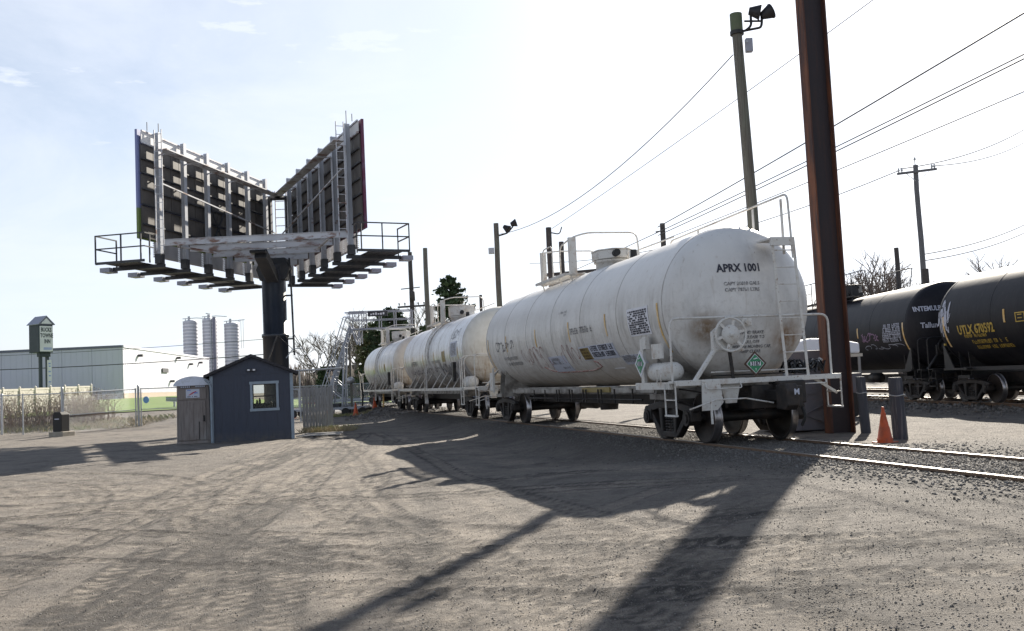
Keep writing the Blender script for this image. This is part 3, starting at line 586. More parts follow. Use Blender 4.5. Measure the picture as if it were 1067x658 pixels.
def place_truck(parent, u, label=None):
    t = truck0 if not _truck_used[0] else copy_tree(truck0)
    _truck_used[0] = True
    t.parent = parent; t.location = (u, 0, 0); return t

# ------------------------------------------------------------------ tank cars
class Car: pass
def tank_car(T, A, zr, u_shift, H, R, wc, TC, hd, label, shell, headm, fit, black=False, group=None, name='tank_car', detail=True):
    D = (math.sin(A), -math.cos(A))
    o = empty(name, (T[0]+D[0]*u_shift, T[1]+D[1]*u_shift, zr), A-PI/2, label, 'tank car', group)
    c = Car(); c.o = o; c.H = H; c.R = R; c.wc = wc; c.hd = hd
    c.fit = fit
    # shell
    prof = [(-H+2*H*i/10, R) for i in range(11)]
    MB().lathe(prof, (0, 0, wc), 'X', 72).build('tank_shell', shell, o)
    for s in (-1, 1):
        hp = [(s*(H+hd*math.sin(k*PI/2/14)), max(R*math.cos(k*PI/2/14)-.001, 0.0005)) for k in range(15)]
        MB().lathe(hp, (0, 0, wc), 'X', 72).build('tank_head', headm, o)
    for u in c.seams if hasattr(c, 'seams') else [-H*.66, -H*.33, .02, H*.33, H*.66, H-.03, -H+.03]:
        MB().lathe([(u-.02, R+.0002), (u-.012, R+.005), (u+.012, R+.005), (u+.02, R+.0002)], (0, 0, wc), 'X', 72).build('weld_seam', shell if black else M['seam'], o)
    # underframe
    b = MB().bb(-H-.9, H+.9, -.28, .28, .62, .95)
    for s in (-1, 1): b.bb(s*(H+.5), s*(H+1.0), -.32, .32, .6, 1.0)
    b.build('centre_sill', M['truck'], o, bevel=.012)
    if not black: MB().bb(-5.2, 5.2, -.95, -.85, .90, 1.06).bb(-5.2, 5.2, -.98, -.80, .88, .90).build('side_sill', M['sill'], o)
    for s in (-1, 1):
        b = MB(); n = 14; x0, x1 = s*TC-.35, s*TC+.35
        pts = [(-1.25, .98), (-1.25, wc-.55*R)]
        pl = [(-1.2, .9)]+[(-math.cos(a)*(R-.01), wc+math.sin(a)*(R-.01)) for a in [R_(-38)-R_(104)*k/n for k in range(n+1)]]+[(1.2, .9)]
        b.prism(pl, s*TC-.3, s*TC-.27, 'YZ'); b.prism(pl, s*TC+.27, s*TC+.3, 'YZ'); b.bb(x0, x1, -1.3, 1.3, .80, .9)
        b.build('bolster', M['sill'] if not black else fit, o)
        # coupler
        k = MB(); e = s*(H+.95); k.bar((e, 0, .82), (e+s*.62, 0, .82), .15, .18)
        k.prism([(e+s*.55, .60+.0), (e+s*.55, 1.0), (e+s*.85, 1.02), (e+s*.92, .9), (e+s*.92, .66), (e+s*.83, .58)], -.16, .06)
        k.prism([(e+s*.60, .62), (e+s*.60, .98), (e+s*.80, .98), (e+s*.80, .62)], .06, .2)
        k.build('coupler', M['truck'], o, bevel=.02)
        place_truck(o, s*TC)
    # manway + bonnet + crash platform
    return c
def on_cyl(c, u, th, lift=0.0):   # th: degrees above the horizontal on the viewer's side
    a = R_(th); return (u, -(c.R+lift)*math.cos(a), c.wc+(c.R+lift)*math.sin(a))
def patch(c, u0, u1, t0, t1, m, name, lift=.006, skew=0.0, nu=2, nt=8):
    b = MB(); vs = []; th = .004
    for L_ in (lift, lift+th):
        for i in range(nt+1):
            for j in range(nu+1):
                tt = i/nt; vs.append(on_cyl(c, u0+(u1-u0)*j/nu+skew*tt, t0+(t1-t0)*tt, L_))
    n = (nu+1)*(nt+1); fs = []
    for L_ in (0, 1):
        for i in range(nt):
            for j in range(nu):
                q = [i*(nu+1)+j, i*(nu+1)+j+1, (i+1)*(nu+1)+j+1, (i+1)*(nu+1)+j]; fs.append(tuple(k+L_*n for k in q))
    rim = [j for j in range(nu+1)]+[i*(nu+1)+nu for i in range(1, nt+1)]+[nt*(nu+1)+j for j in range(nu-1, -1, -1)]+[i*(nu+1) for i in range(nt-1, 0, -1)]
    for a_, b_ in zip(rim, rim[1:]+rim[:1]): fs.append((a_, b_, b_+n, a_+n))
    return b.add(vs, fs).build(name, m, c.o)
def text_cyl(c, s, size, u, th, m, name='lettering', align='LEFT', lift=.013, sx=1.0, shear=0):
    vs, fs = text2d(s, size, align)
    return MB().add([on_cyl(c, u+v.x*sx+shear*v.y, th+math.degrees(v.y/c.R), lift) for v in vs], fs).build(name, m, c.o)
def text_head(c, s, size, v0, w0, m, name='lettering', align='CENTER', sx=1.0):
    vs, fs = text2d(s, size, align); r = []
    for p in vs:
        v, w_ = v0+p.x*sx, w0+p.y; q = 1-(v*v+(w_-c.wc)**2)/c.R**2; r.append((c.H+c.hd*math.sqrt(max(q, 0))+.008, v, w_))
    return MB().add(r, fs).build(name, m, c.o)
def scribble(c, u0, u1, t0, t1, m, name='graffiti', n=14, wd=.02, seed=1, head=False):
    rs = random.Random(seed); b = MB(); wd /= 2
    def P(u, t, l):
        if not head: return on_cyl(c, u, t, l)
        q = 1-(u*u+(t-c.wc)**2)/c.R**2; return (c.H+c.hd*math.sqrt(max(q, 0))+l, u, t)
    k2 = 1 if head else math.degrees(1/c.R)
    x = u0
    for i in range(n):
        cx_ = u0+(u1-u0)*(i+.5)/n; cy_ = t0+(t1-t0)*rs.uniform(.3, .7); hw = (u1-u0)/n*rs.uniform(.4, .9); hh = (t1-t0)*rs.uniform(.25, .5)
        a0 = rs.uniform(0, 6.28); sp = rs.uniform(2, 5)*rs.choice((-1, 1)); pts = []
        for j in range(9):
            f = j/8; pts.append((cx_+hw*math.cos(a0+sp*f)+hw*.6*(f-.5), cy_+hh*math.sin(a0+sp*f*1.1)))
        vs = []; 
        for j, (pu, pt) in enumerate(pts):
            q = pts[min(j+1, 8)]; p = pts[max(j-1, 0)]; du, dt = q[0]-p[0], (q[1]-p[1])/k2; l = math.hypot(du, dt) or 1
            nu_, nt_ = -dt/l*wd, du/l*wd*k2
            vs.append(P(pu+nu_, pt+nt_, .009+.0004*i)); vs.append(P(pu-nu_, pt-nt_, .009+.0004*i))
        b.add(vs, [(2*j, 2*j+1, 2*j+3, 2*j+2) for j in range(8)])
    return b.build(name, m, c.o)
def stripes(c, us, t0=3, t1=-15, m=None):
    for i, u in enumerate(us):
        lo = t1 if not (i == 0) else -35
        patch(c, u-.035, u+.035, lo, t0, m or M['stripe'], 'reflective_stripe')
def notice(c, u0, u1, t0, t1, rows=11, seed=4):
    """white notice covered with dense dark print"""
    p = patch(c, u0, u1, t0, t1, M['decal'], 'notice_panel')
    rs = random.Random(seed); b = MB()
    for i in range(rows):
        ta = t0+(t1-t0)*(.07+.86*i/rows); tb = ta+(t1-t0)*.86/rows*.76; u = u0+.06
        while u < u1-.1:
            w_ = rs.uniform(.02, .10); w_ = min(w_, u1-.06-u)
            if rs.random() < .9:
                sh = rs.uniform(-.02, .02); b.add([on_cyl(c, u, ta, .014), on_cyl(c, u+w_, ta, .014), on_cyl(c, u+w_+sh, tb, .014), on_cyl(c, u+sh, tb, .014)], [(0, 1, 2, 3)])
            u += w_+rs.uniform(.008, .03)
    b.build('notice_print', M['ink'], p)
def rows_text(c, u0, u1, th, h, m, parent=None, seed=1, lift=.014, name='small_print', shear=0):
    """illegible stencilled line: small upright strokes of letter size"""
    rs = random.Random(seed); b = MB(); u = u0; k = math.degrees(1/c.R)*h
    while u < u1:
        w_ = h*rs.uniform(.45, .7)
        if rs.random() < .86:
            st = h*.17
            def seg(x0, y0, x1, y1): b.add([on_cyl(c, u+x0, th+y0*k, lift), on_cyl(c, u+x1, th+y0*k, lift), on_cyl(c, u+x1, th+y1*k, lift), on_cyl(c, u+x0, th+y1*k, lift)], [(0, 1, 2, 3)])
            r = rs.random()
            seg(0, 0, st, 1)
            if r < .7: seg(st, .8, w_, 1)
            if r > .3: seg(st, .4, w_*.9, .58)
            if r < .5: seg(w_-st, .0, w_, .8)
            if r > .6: seg(st, 0, w_, .18)
        u += w_+h*.2
    return b.build(name, m, parent or c.o)

def end_gear(c, u, fit, pipes=True, mirror=1, wheel=True, dv=0.0, parts_dark=None):
    """end platform, handrail, hand brake, ladders, at plane u (mirror -1 = other end)"""
    s = mirror; o = c.o; dk = parts_dark or M['truck']
    U = s*u
    b = MB(); b.bb(U-.14, U+.12, -1.62+dv, 1.55+dv, 1.10, 1.135)
    b.bb(U+s*.12, U+s*.15, -1.62+dv, 1.55+dv, 1.05, 1.14)
    b.bb(U-s*.14, U-s*.17, -1.62+dv, -.3, 1.02, 1.145)
    b.build('end_platform', fit, o, bevel=.006)
    b = MB().prism([(-.75+dv, 1.10), (-.35+dv, 1.10), (-.45+dv, .72), (-.65+dv, .72)], U-.02, U+.02, 'YZ'); b.build('platform_bracket', fit, o)
    for q in (-1.62+dv, 1.56+dv):   # corner brackets and stirrup steps
        sg = -1 if q < 0 else 1
        b = MB(); b.bar((U, q-sg*.48, 1.08), (U, q-sg*.02, .80), .05, .02, (1, 0, 0)) if sg > 0 else None
        b.tube(rounded([(U+s*.1, q, 1.1), (U+s*.1, q, .55), (U-s*.33, q, .55), (U-s*.33, q, 1.1)], .05), .016, 6)
        b.box((U-s*.115, q, .555), (.42, .06, .03)); b.bar((U-s*.33, q, .82), (U+s*.1, q, .82), .02)
        b.build('stirrup_step', fit, o)
    # handrail across the end
    zt = 2.2
    b = MB().tube(rounded([(U+s*.05, -1.64+dv, 1.12), (U+s*.05, -1.64+dv, zt), (U+s*.05, 1.42+dv, zt), (U+s*.05, 1.42+dv, 1.12)], .16, 5), .02, 8); b.build('end_handrail', fit, o)
    b = MB().tube(rounded([(U+s*.17, -1.1+dv, 1.08), (U+s*.24, -1.1+dv, .98), (U+s*.24, -.45+dv, .98), (U+s*.17, -.45+dv, 1.08)], .04), .011, 6); b.build('grab_iron', fit, o)
    b = MB().tube(rounded([(U+s*.17, .75+dv, 1.08), (U+s*.22, .75+dv, .99), (U+s*.22, 1.2+dv, .99), (U+s*.17, 1.2+dv, 1.08)], .04), .011, 6); b.build('grab_iron', fit, o)
    b = MB().tube([(U+s*.35, -1.5+dv, .66), (U+s*.35, -1.0+dv, .80), (U+s*.4, -.6, .80), (U+s*.42, -.1, .7)], .014, 6); b.bar((U+s*.35, -1.22, .40), (U+s*.35, -1.22, .80), .03); b.build('uncoupling_lever', fit, o)
    if wheel:
        # gusset that carries the brake, then wheel
        b = MB().prism([(-1.28, 1.12), (-.95, 1.12), (-.90, .75), (-1.02, .62), (-1.3, .62)], U+s*.155, U+s*.175, 'YZ'); b.build('brake_gusset', fit, o)
        b = MB().bar((U+s*.1, -1.38, 1.12), (U+s*.02, -.86, 1.74), .09, .05); b.prism([(-.98, 1.62), (-.62, 1.62), (-.62, 1.86), (-.8, 2.08), (-.98, 1.95)], U-.02, U+.08, 'YZ')
        b.bb(U-.03, U+.06, -.98, -.38, 1.60, 1.66)
        b.build('brake_bracket', fit, o, bevel=.01)
        w_ = MB(); cv, cw = -.68, 1.89; wx = U+s*.16
        w_.tube([(wx, cv+.285*math.cos(a), cw+.285*math.sin(a)) for a in [2*PI*k/36 for k in range(37)]], .022, 8, cap=False)
        for k in range(6):
            a = 2*PI*k/6+.25; w_.bar((wx, cv+.12*math.cos(a), cw+.12*math.sin(a)), (wx, cv+.285*math.cos(a), cw+.285*math.sin(a)), .05, .015, (1, 0, 0))
        w_.lathe([(wx-.03, .16), (wx, .17), (wx+s*.02, .16), (wx+s*.03, .0)], (0, cv, cw), 'X', 24)
        w_.lathe([(wx+s*.02, .05), (wx+s*.06, .04), (wx+s*.065, .0)], (0, cv, cw), 'X', 12)
        w_.build('brake_wheel', fit, o)
        MB().bar((U+.04, -.66, 1.6), (U+.04, -.62, 1.13), .05, .04).build('brake_chain', dk, o)
        b = MB().bb(U-.02, U+.10, -.42, -.22, 2.03, 2.17); b.cyl((U+s*.10, -.32, 2.10), (U+s*.13, -.32, 2.10), .045, 12); b.build('valve_box', fit, o, bevel=.01)
    # pipes behind the platform
    if pipes:
        for k, zz in enumerate((1.26, 1.20)):
            MB().tube([(U-s*.12, -.95, zz), (U-s*.12, .95, zz-.01)], .014, 6).build('air_pipe', dk if k else fit, o)

def ladder_up(c, u, v0, v1, z0, z1, fit, n, name='ladder', lean=0.0, rung=.012):
    b = MB()
    for v in (v0, v1): b.bar((u, v, z0), (u, v+lean, z1), .05, .014, (1, 0, 0))
    L_ = b.build(name, fit, c.o)
    for k in range(n):
        z = z0+(z1-z0)*(k+.4)/n; lf = lean*(z-z0)/(z1-z0); MB().tube([(u, v0+lf, z), (u, v1+lf, z)], rung, 6).build('rung', fit, L_)
    return L_

# ---------------- car A : the near white car
carA = tank_car(T1, A1, ZR1, 0, 6.73, 1.445, 2.49, 5.95, .72, 'nearest white tank car, APRX 1001 on its end above a round brake wheel', M['tank_a'], M['tank_a'], M['white_metal'], group='white tank cars on the near track')
def crash_platform(c, fit, dx=0.0, rails=True):
    o = c.o; zt = c.wc+c.R; k = dx
    b = MB(); b.bb(-2.65+k, 2.5+k, -.95, .95, zt+.02, zt+.05)
    b2 = MB()
    for (x0, x1, y0, y1) in ((-2.65, -.05, -.95, -.45), (-2.65, -.9, -.45, .45), (-2.65, 2.5, .55, .95)):
        n = int((x1-x0)/.12)
        for i in range(n+1): b2.bb(x0+k+i*(x1-x0)/n-.012, x0+k+i*(x1-x0)/n+.012, y0, y1, zt-.07, zt-.03)
        b2.bb(x0+k, x1+k, y0-.02, y0+.02, zt-.09, zt-.02); b2.bb(x0+k, x1+k, y1-.02, y1+.02, zt-.09, zt-.02)
    pf = b2.build('crash_platform', fit, o)
    for (x, y) in ((-2.5, -.8), (-1.0, -.8), (-.1, -.8), (-2.5, .8), (0, .8), (2.3, .8)):
        ph = math.sqrt(max(c.R**2-y*y, 0)); MB().bar((x+k, y, zt-.08), (x+k, y*.9, c.wc+ph-.12), .03).build('platform_stay', fit, o)
    h = .88
    # near side posts, loops across the car
    MB().bb(-.17+k, -.09+k, -.82, -.62, zt-.1, zt+h).build('platform_post', fit, o, bevel=.008)
    MB().bb(-2.66+k, -2.58+k, -.80, -.64, zt-.1, zt+h-.04).build('platform_post', fit, o, bevel=.008)
    MB().tube(rounded([(-2.5+k, -.78, zt-.05), (-2.45+k, -.78, zt+h), (-1.6+k, -.78, zt+h), (-1.6+k, -.78, zt-.05)], .2), .018, 6).build('platform_railing', fit, o)
    MB().tube(rounded([(-.95+k, -.78, zt-.05), (-.95+k, -.78, zt+h*.85), (-.13+k, -.72, zt+h), (-.13+k, -.3, zt+h+.12), (-.13+k, 1.05, zt+h+.12), (-.13+k, 1.12, zt-.05)], .2, 5), .022, 8).build('platform_railing', fit, o)
    MB().tube(rounded([(-2.62+k, -.72, zt+h-.05), (-2.62+k, -.3, zt+h), (-2.62+k, .85, zt+h), (-2.62+k, .9, zt-.05)], .2, 5), .020, 8).build('platform_railing', fit, o)
    MB().tube([(-2.62+k, .9, zt+h*.55), (2.4+k, .9, zt+h*.55)], .018, 6).build('platform_railing', fit, o)
def bonnet(c, fit, x=.3, r=.56, h=.42, dark=None):
    o = c.o; zt = c.wc+c.R
    b = MB().lathe([(zt-.25, r*.82), (zt+.10, r*.82), (zt+.10, r*.92), (zt+.16, r*.92)], (x, 0, 0), 'Z', 24); b.build('manway_neck', fit, o)
    pts = [(x+r*1.18*math.cos(a), r*.98*math.sin(a)) for a in [2*PI*(k+.5)/8 for k in range(8)]]
    h0 = MB().prism(pts, zt+.17, zt+h+.12, 'XY').prism([(x+(p[0]-x)*1.04, p[1]*1.04) for p in pts], zt+h+.12, zt+h+.155, 'XY').build('valve_bonnet', fit, o, bevel=.012)
    MB().cyl((x+r, -.12, zt+.27), (x+r*1.18+.16, -.16, zt+.27), .085, 12).build('valve_port', dark or M['rubber'], h0)
    for a in (0.4, 1.3, 2.4, 3.8, 5.0): MB().box((x+r*1.17*math.cos(a), r*.99*math.sin(a), zt+h+.02), (.08, .05, .1)).build('latch', fit, h0)
    MB().cyl((x+1.6, -.1, zt-.05), (x+1.6, -.1, zt+.2), .09, 12, .07).build('relief_valve', dark or M['rubber'], o)
    MB().cyl((x+1.05, .15, zt-.05), (x+1.05, .15, zt+.26), .11, 12, .11).build('relief_valve', fit, o)
crash_platform(carA, M['white_metal']); bonnet(carA, M['white_metal'], x=.75, r=.50, h=.25)
# rail along the top walkway and down to the ladder
zt = carA.wc+carA.R
MB().tube(rounded([(2.75, .62, zt-.08), (2.8, .62, zt+.32), (7.72, .62, zt+.42), (7.78, .62, 3.2)], .14, 4), .02, 8).build('walkway_handrail', M['white_metal'], carA.o)
for u in (4.2, 6.5, 7.5): MB().bar((u, .62, zt-.14 if u < 6.8 else 3.3), (u, .62, zt+.36), .07, .012, (0, 1, 0)).build('handrail_post', M['white_metal'], carA.o)
MB().bb(7.3, 7.78, .2, .66, 3.53, 3.56).bb(7.74, 7.8, .2, .66, 3.42, 3.565).build('ladder_step', M['white_metal'], carA.o)
MB().tube(rounded([(7.3, .15, 3.35), (7.1, .15, 3.62), (6.8, .45, 3.62), (6.8, .45, 3.5)], .08), .012, 6).build('grab_iron', M['white_metal'], carA.o)
ladder_up(carA, 7.74, .37, .79, 1.13, 3.52, M['white_metal'], 8, lean=-.12)
end_gear(carA, 7.62, M['white_metal'], dv=-.12)
end_gear(carA, 7.62, M['white_metal'], mirror=-1, wheel=False)
# air reservoir and side running platform at the near corner
carAo = carA.o
b = MB().lathe([(5.95, .0), (5.96, .08), (6.01, .14), (6.1, .17), (6.9, .17), (7.0, .14), (7.05, .08), (7.06, 0)], (0, -1.36, 1.31), 'X', 28); b.build('air_reservoir', M['white_metal'], carAo)
MB().bb(5.9, 7.5, -1.68, -1.42, 1.06, 1.12).bb(5.9, 7.5, -1.70, -1.67, 1.0, 1.125).build('side_platform', M['white_metal'], carAo)
MB().bb(5.72, 5.86, -1.5, -1.44, 1.05, 1.95).bb(5.84, 6.0, -1.5, -1.42, 1.75, 1.98).build('side_bracket', M['white_metal'], carAo)
MB().bb(6.3, 6.75, -1.52, -1.48, 1.55, 1.82).build('route_card_board', M['white_metal'], carAo)
for u in (6.9,): MB().tube(rounded([(u, -1.7, 1.1), (u, -1.7, 1.35), (u+.16, -1.7, 1.35), (u+.16, -1.7, 1.1)], .03), .012, 6).build('grab_iron', M['white_metal'], carAo)
def placard(parent, org, ux, uy, side, num='3187', frame=True):
    org = Vector(org); ux = Vector(ux).normalized(); uy = Vector(uy).normalized(); n = ux.cross(uy)
    def dia(s, l): return [org+n*l+ux*s, org+n*l+uy*s, org+n*l-ux*s, org+n*l-uy*s]
    def solid(s, l0, l1, m, nm):
        v = dia(s, l0)+dia(s, l1); return MB().add(v, [(0, 1, 2, 3), (7, 6, 5, 4)]+[(i, (i+1) % 4, (i+1) % 4+4, i+4) for i in range(4)]).build(nm, m, parent)
    p = solid(side, -.01, 0, M['brown_paint'] if frame else M['decal'], 'placard_holder')
    solid(side*.80, .001, .004, M['decal'], 'placard_border').parent = p
    solid(side*.74, .005, .008, M['green'], 'placard').parent = p
    q = MB(); hw, hh = side*.46, side*.17
    q.add([org+n*.011+ux*a+uy*b_ for a, b_ in ((-hw, -hh), (hw, -hh), (hw, hh), (-hw, hh))], [(0, 1, 2, 3)]).build('number_panel', M['decal'], p)
    text_plane('placard_number', num, side*.46, M['ink'], p, org+n*.014-uy*.004, ux, uy, sx=.86)
    text_plane('placard_class', '2', side*.22, M['decal'], p, org+n*.012-uy*side*.46, ux, uy)
    fl = MB().tube([org+n*.012+ux*(side*.16*math.cos(a))+uy*(side*.40+side*.035*math.sin(2*a)) for a in [PI*k/8 for k in range(9)]], side*.045, 6); fl.build('placard_symbol', M['decal'], p)
placard(carAo, (7.80, -.26, 1.375), (0, 1, 0), (0, 0, 1), .215)
placard(carAo, (5.98, -1.62, 1.48), (1, 0, 0), (0, 0, 1), .25, frame=False)
# side and end markings of car A
text_head(carA, 'APRX 1001', .20, -.215, 3.08, M['ink'], sx=.87)
text_head(carA, 'CAPY 20810 GALS', .085, -.21, 2.80, M['ink_faint']); text_head(carA, 'CAPY 78761 LTRS', .085, -.21, 2.69, M['ink_faint'])
for i, (t_, l_) in enumerate((('HAND BRAKE', .0), ('RELEASE TO', .05), ('FULL OFF', .0), ('BEFORE MOVING CAR', .03), ('KEEP CLEAR', .0))):
    text_head(carA, t_, .075, -.06+l_, 1.93-.083*i, M['ink_faint'])
stripes(carA, [6.5], 3, -35)
for u in (3.8, 1.38, -1.35, -4.32): patch(carA, u-.035, u+.035, -15, 3.5, M['stripe'], 'reflective_stripe')
patch(carA, -6.5-.035, -6.5+.035, -35, 3.5, M['stripe'], 'reflective_stripe')
notice(carA, 5.04, 6.07, -18.6, 2.9)
lab = patch(carA, 1.76, 3.93, -35, -21, M['decal_pale'], 'warning_decal', lift=.004)
patch(carA, 1.80, 2.38, -34, -22.3, M['decal_yellow'], 'warning_emblem', lift=.010)
for k in range(2): rows_text(carA, 2.5, 3.8, -26.2-k*6.0, .12, M['ink'], seed=11+k)
for k in range(4): rows_text(carA, 1.84, 2.3, -25-k*3, .05, M['brown_paint'], seed=31+k, lift=.017)
patch(carA, -.86, .53, -46, -27, M['decal_pale'], 'faded_decal', lift=.004, nu=2)
for k in range(2): rows_text(carA, -.6, .1, -32-k*4, .085, M['ink_faint'], seed=21+k)
rows_text(carA, -.1, .4, -42, .06, M['ink_faint'], seed=26)
patch(carA, 4.0, 5.1, -43, -33.5, M['decal_pale'], 'blue_decal', lift=.004)
for k in range(2): rows_text(carA, 4.05, 5.05, -37-k*3.4, .085, M['ink_faint'], seed=41+k)
rows_text(carA, 1.5, 2.9, -8.5, .14, M['ink_faint'], seed=51)
rows_text(carA, .65, 1.25, 13, .05, M['ink_faint'], seed=52); rows_text(carA, 1.0, 1.2, 10, .05, M['ink_faint'], seed=53)
rows_text(carA, -4.9, -3.5, -25, .10, M['ink_faint'], seed=54); rows_text(carA, -4.8, -3.3, -32, .10, M['ink_faint'], seed=55)
scribble(carA, -5.5, -3.6, -14, -2, M['graf_black'], n=10, wd=.03, seed=5)
scribble(carA, -2.9, -.6, -38, -15, M['graf_red'], n=12, wd=.02, seed=6)
scribble(carA, .4, 1.6, -38, -16, M['graf_red'], n=7, wd=.02, seed=8)
b = MB(); pts = [(-1.6, -38), (-1.2, -44), (-.6, -47), (.6, -47.5), (1.8, -47), (2.5, -43), (2.45, -38), (2.2, -36)]
P_ = []
for (a0, b0), (a1, b1) in zip(pts[:-1], pts[1:]):
    for k in range(5): P_.append(on_cyl(carA, a0+(a1-a0)*k/5, b0+(b1-b0)*k/5, .004))
b.tube(P_, .014, 4); b.build('rust_run_mark', M['graf_red'], carAo)
patch(carA, 3.1, 3.7, -47, -46, M['decal'], 'small_label', nt=2)
# underneath: bottom outlet, pipes, side sill plate with label
MB().bb(-5.0, 5.4, -1.12, -1.08, .92, 1.02).build('side_sill_board', M['sill'], carAo)
pl = MB().bb(1.3, 3.1, -1.16, -1.12, .93, 1.04).build('sill_label', M['decal_yellow'], carAo)
for u, sz in ((-1.0, .6), (1.2, .5), (3.0, .5)):
    MB().tube([(u-2, -1.2, .78), (u+2, -1.2, .78)], .018, 6).build('train_line_pipe', M['truck'], carAo)
    for k in (-1.5, -.5, .5, 1.5): MB().bar((u+k, -1.2, .70), (u+k, -1.2, 1.0), .03).build('pipe_hanger', M['truck'], carAo)
MB().cyl((0, 0, .45), (0, 0, 1.1), .22, 16, .3).build('bottom_outlet', M['truck'], carAo)
MB().lathe([(-2.6, 0), (-2.58, .14), (-2.5, .19), (-1.7, .19), (-1.62, .14), (-1.6, 0)], (0, .3, .62), 'X', 20).build('brake_cylinder', M['truck'], carAo)
# rear corner ladder bracket
def corner_frame(c, u, s, fit):
    MB().bb(u-.03, u+.03, -1.5, -1.44, .95, 1.7).bar((u, -1.46, 1.62), (u-s*.8, -1.46, 1.05), .05).bar((u-.05*s, -1.3, 1.62), (u-s*.9, -1.5, 1.15), .04).build('corner_frame', fit, c.o)
MB().tube(rounded([(7.9, .28, .80), (8.15, .32, .74), (8.3, .34, .45), (8.22, .3, .30)], .12), .026, 8).build('air_hose', M['rubber'], carAo)
MB().bb(7.66, 7.92, .10, .62, .66, 1.06).build('draft_casting', M['truck'], carAo, bevel=.03)
text_plane('casting_mark', 'M', .13, M['decal_pale'], carAo, (8.705, -.05, .88), (0, 1, 0), (0, 0, 1))
for v in (-.9, -.55, .35, .9): MB().bar((7.2, v, .62), (7.2, v, 1.05), .05, .03).build('sill_bracket', M['truck'], carAo)
MB().tube([(6.2, -.98, .98), (7.0, -.95, .92), (7.6, -.3, .88)], .016, 6).build('air_pipe', M['truck'], carAo)
corner_frame(carA, -5.9, 1, M['white_metal'])
MB().bb(-6.3, -5.9, -1.49, -1.46, 1.0, 1.55).build('corner_plate', M['white_metal'], carAo)

# ---------------- cars 2 and 3
def side_gear(c, fit, o):
    H = c.H
    MB().bb(-H-.6, H+.6, -1.60, -1.46, 1.08, 1.12).bb(-H-.6, H+.6, -1.62, -1.60, 1.03, 1.13).build('running_board', fit, o)
    for u in (-5, -3.6, -2.1, -1.0, 1.0, 2.4, 3.9, 5.2):
        MB().bar((u, -1.52, 1.1), (u+.55, -1.22, 1.72), .05, .03).build('board_brace', fit, o)
    x = 0.0
    b = MB()
    for u in (x-.2, x+.2):
        b.bar((u, -1.60, .5), (u, -1.60, 1.9), .05, .015)
        P = [on_cyl(c, u, t, .10) for t in range(-15, 80, 8)]
        b.tube([(u, -1.60, 1.9)]+P, .02, 6)
    L_ = b.build('side_ladder', fit, o)
    for k in range(4): MB().tube([(x-.2, -1.6, .52+.33*k), (x+.2, -1.6, .52+.33*k)], .015, 6).build('rung', fit, L_)
    for t in range(-12, 78, 12): MB().tube([on_cyl(c, x-.2, t, .10), on_cyl(c, x+.2, t, .10)], .013, 6).build('rung', fit, L_)
    for s in (-1, 1):
        for q in (.0, .75):
            MB().tube(rounded([(s*(H-.0+q*.9), -1.55, 1.1), (s*(H+q*.9), -1.55, 2.15), (s*(H+q*.9), -1.1, 2.25)], .12), .02, 6).build('corner_rail', fit, o)
    MB().lathe([(6.3, 0), (6.33, .15), (6.45, .22), (7.1, .22), (7.2, .15), (7.22, 0)], (0, -1.2, 1.3), 'X', 20).build('air_reservoir', M['white_metal'], o)
    MB().bb(5.6, 5.85, -1.62, -1.5, 1.85, 2.05).bb(5.63, 5.82, -1.62, -1.5, 1.35, 1.85).build('valve_stand', M['black_metal'], o)
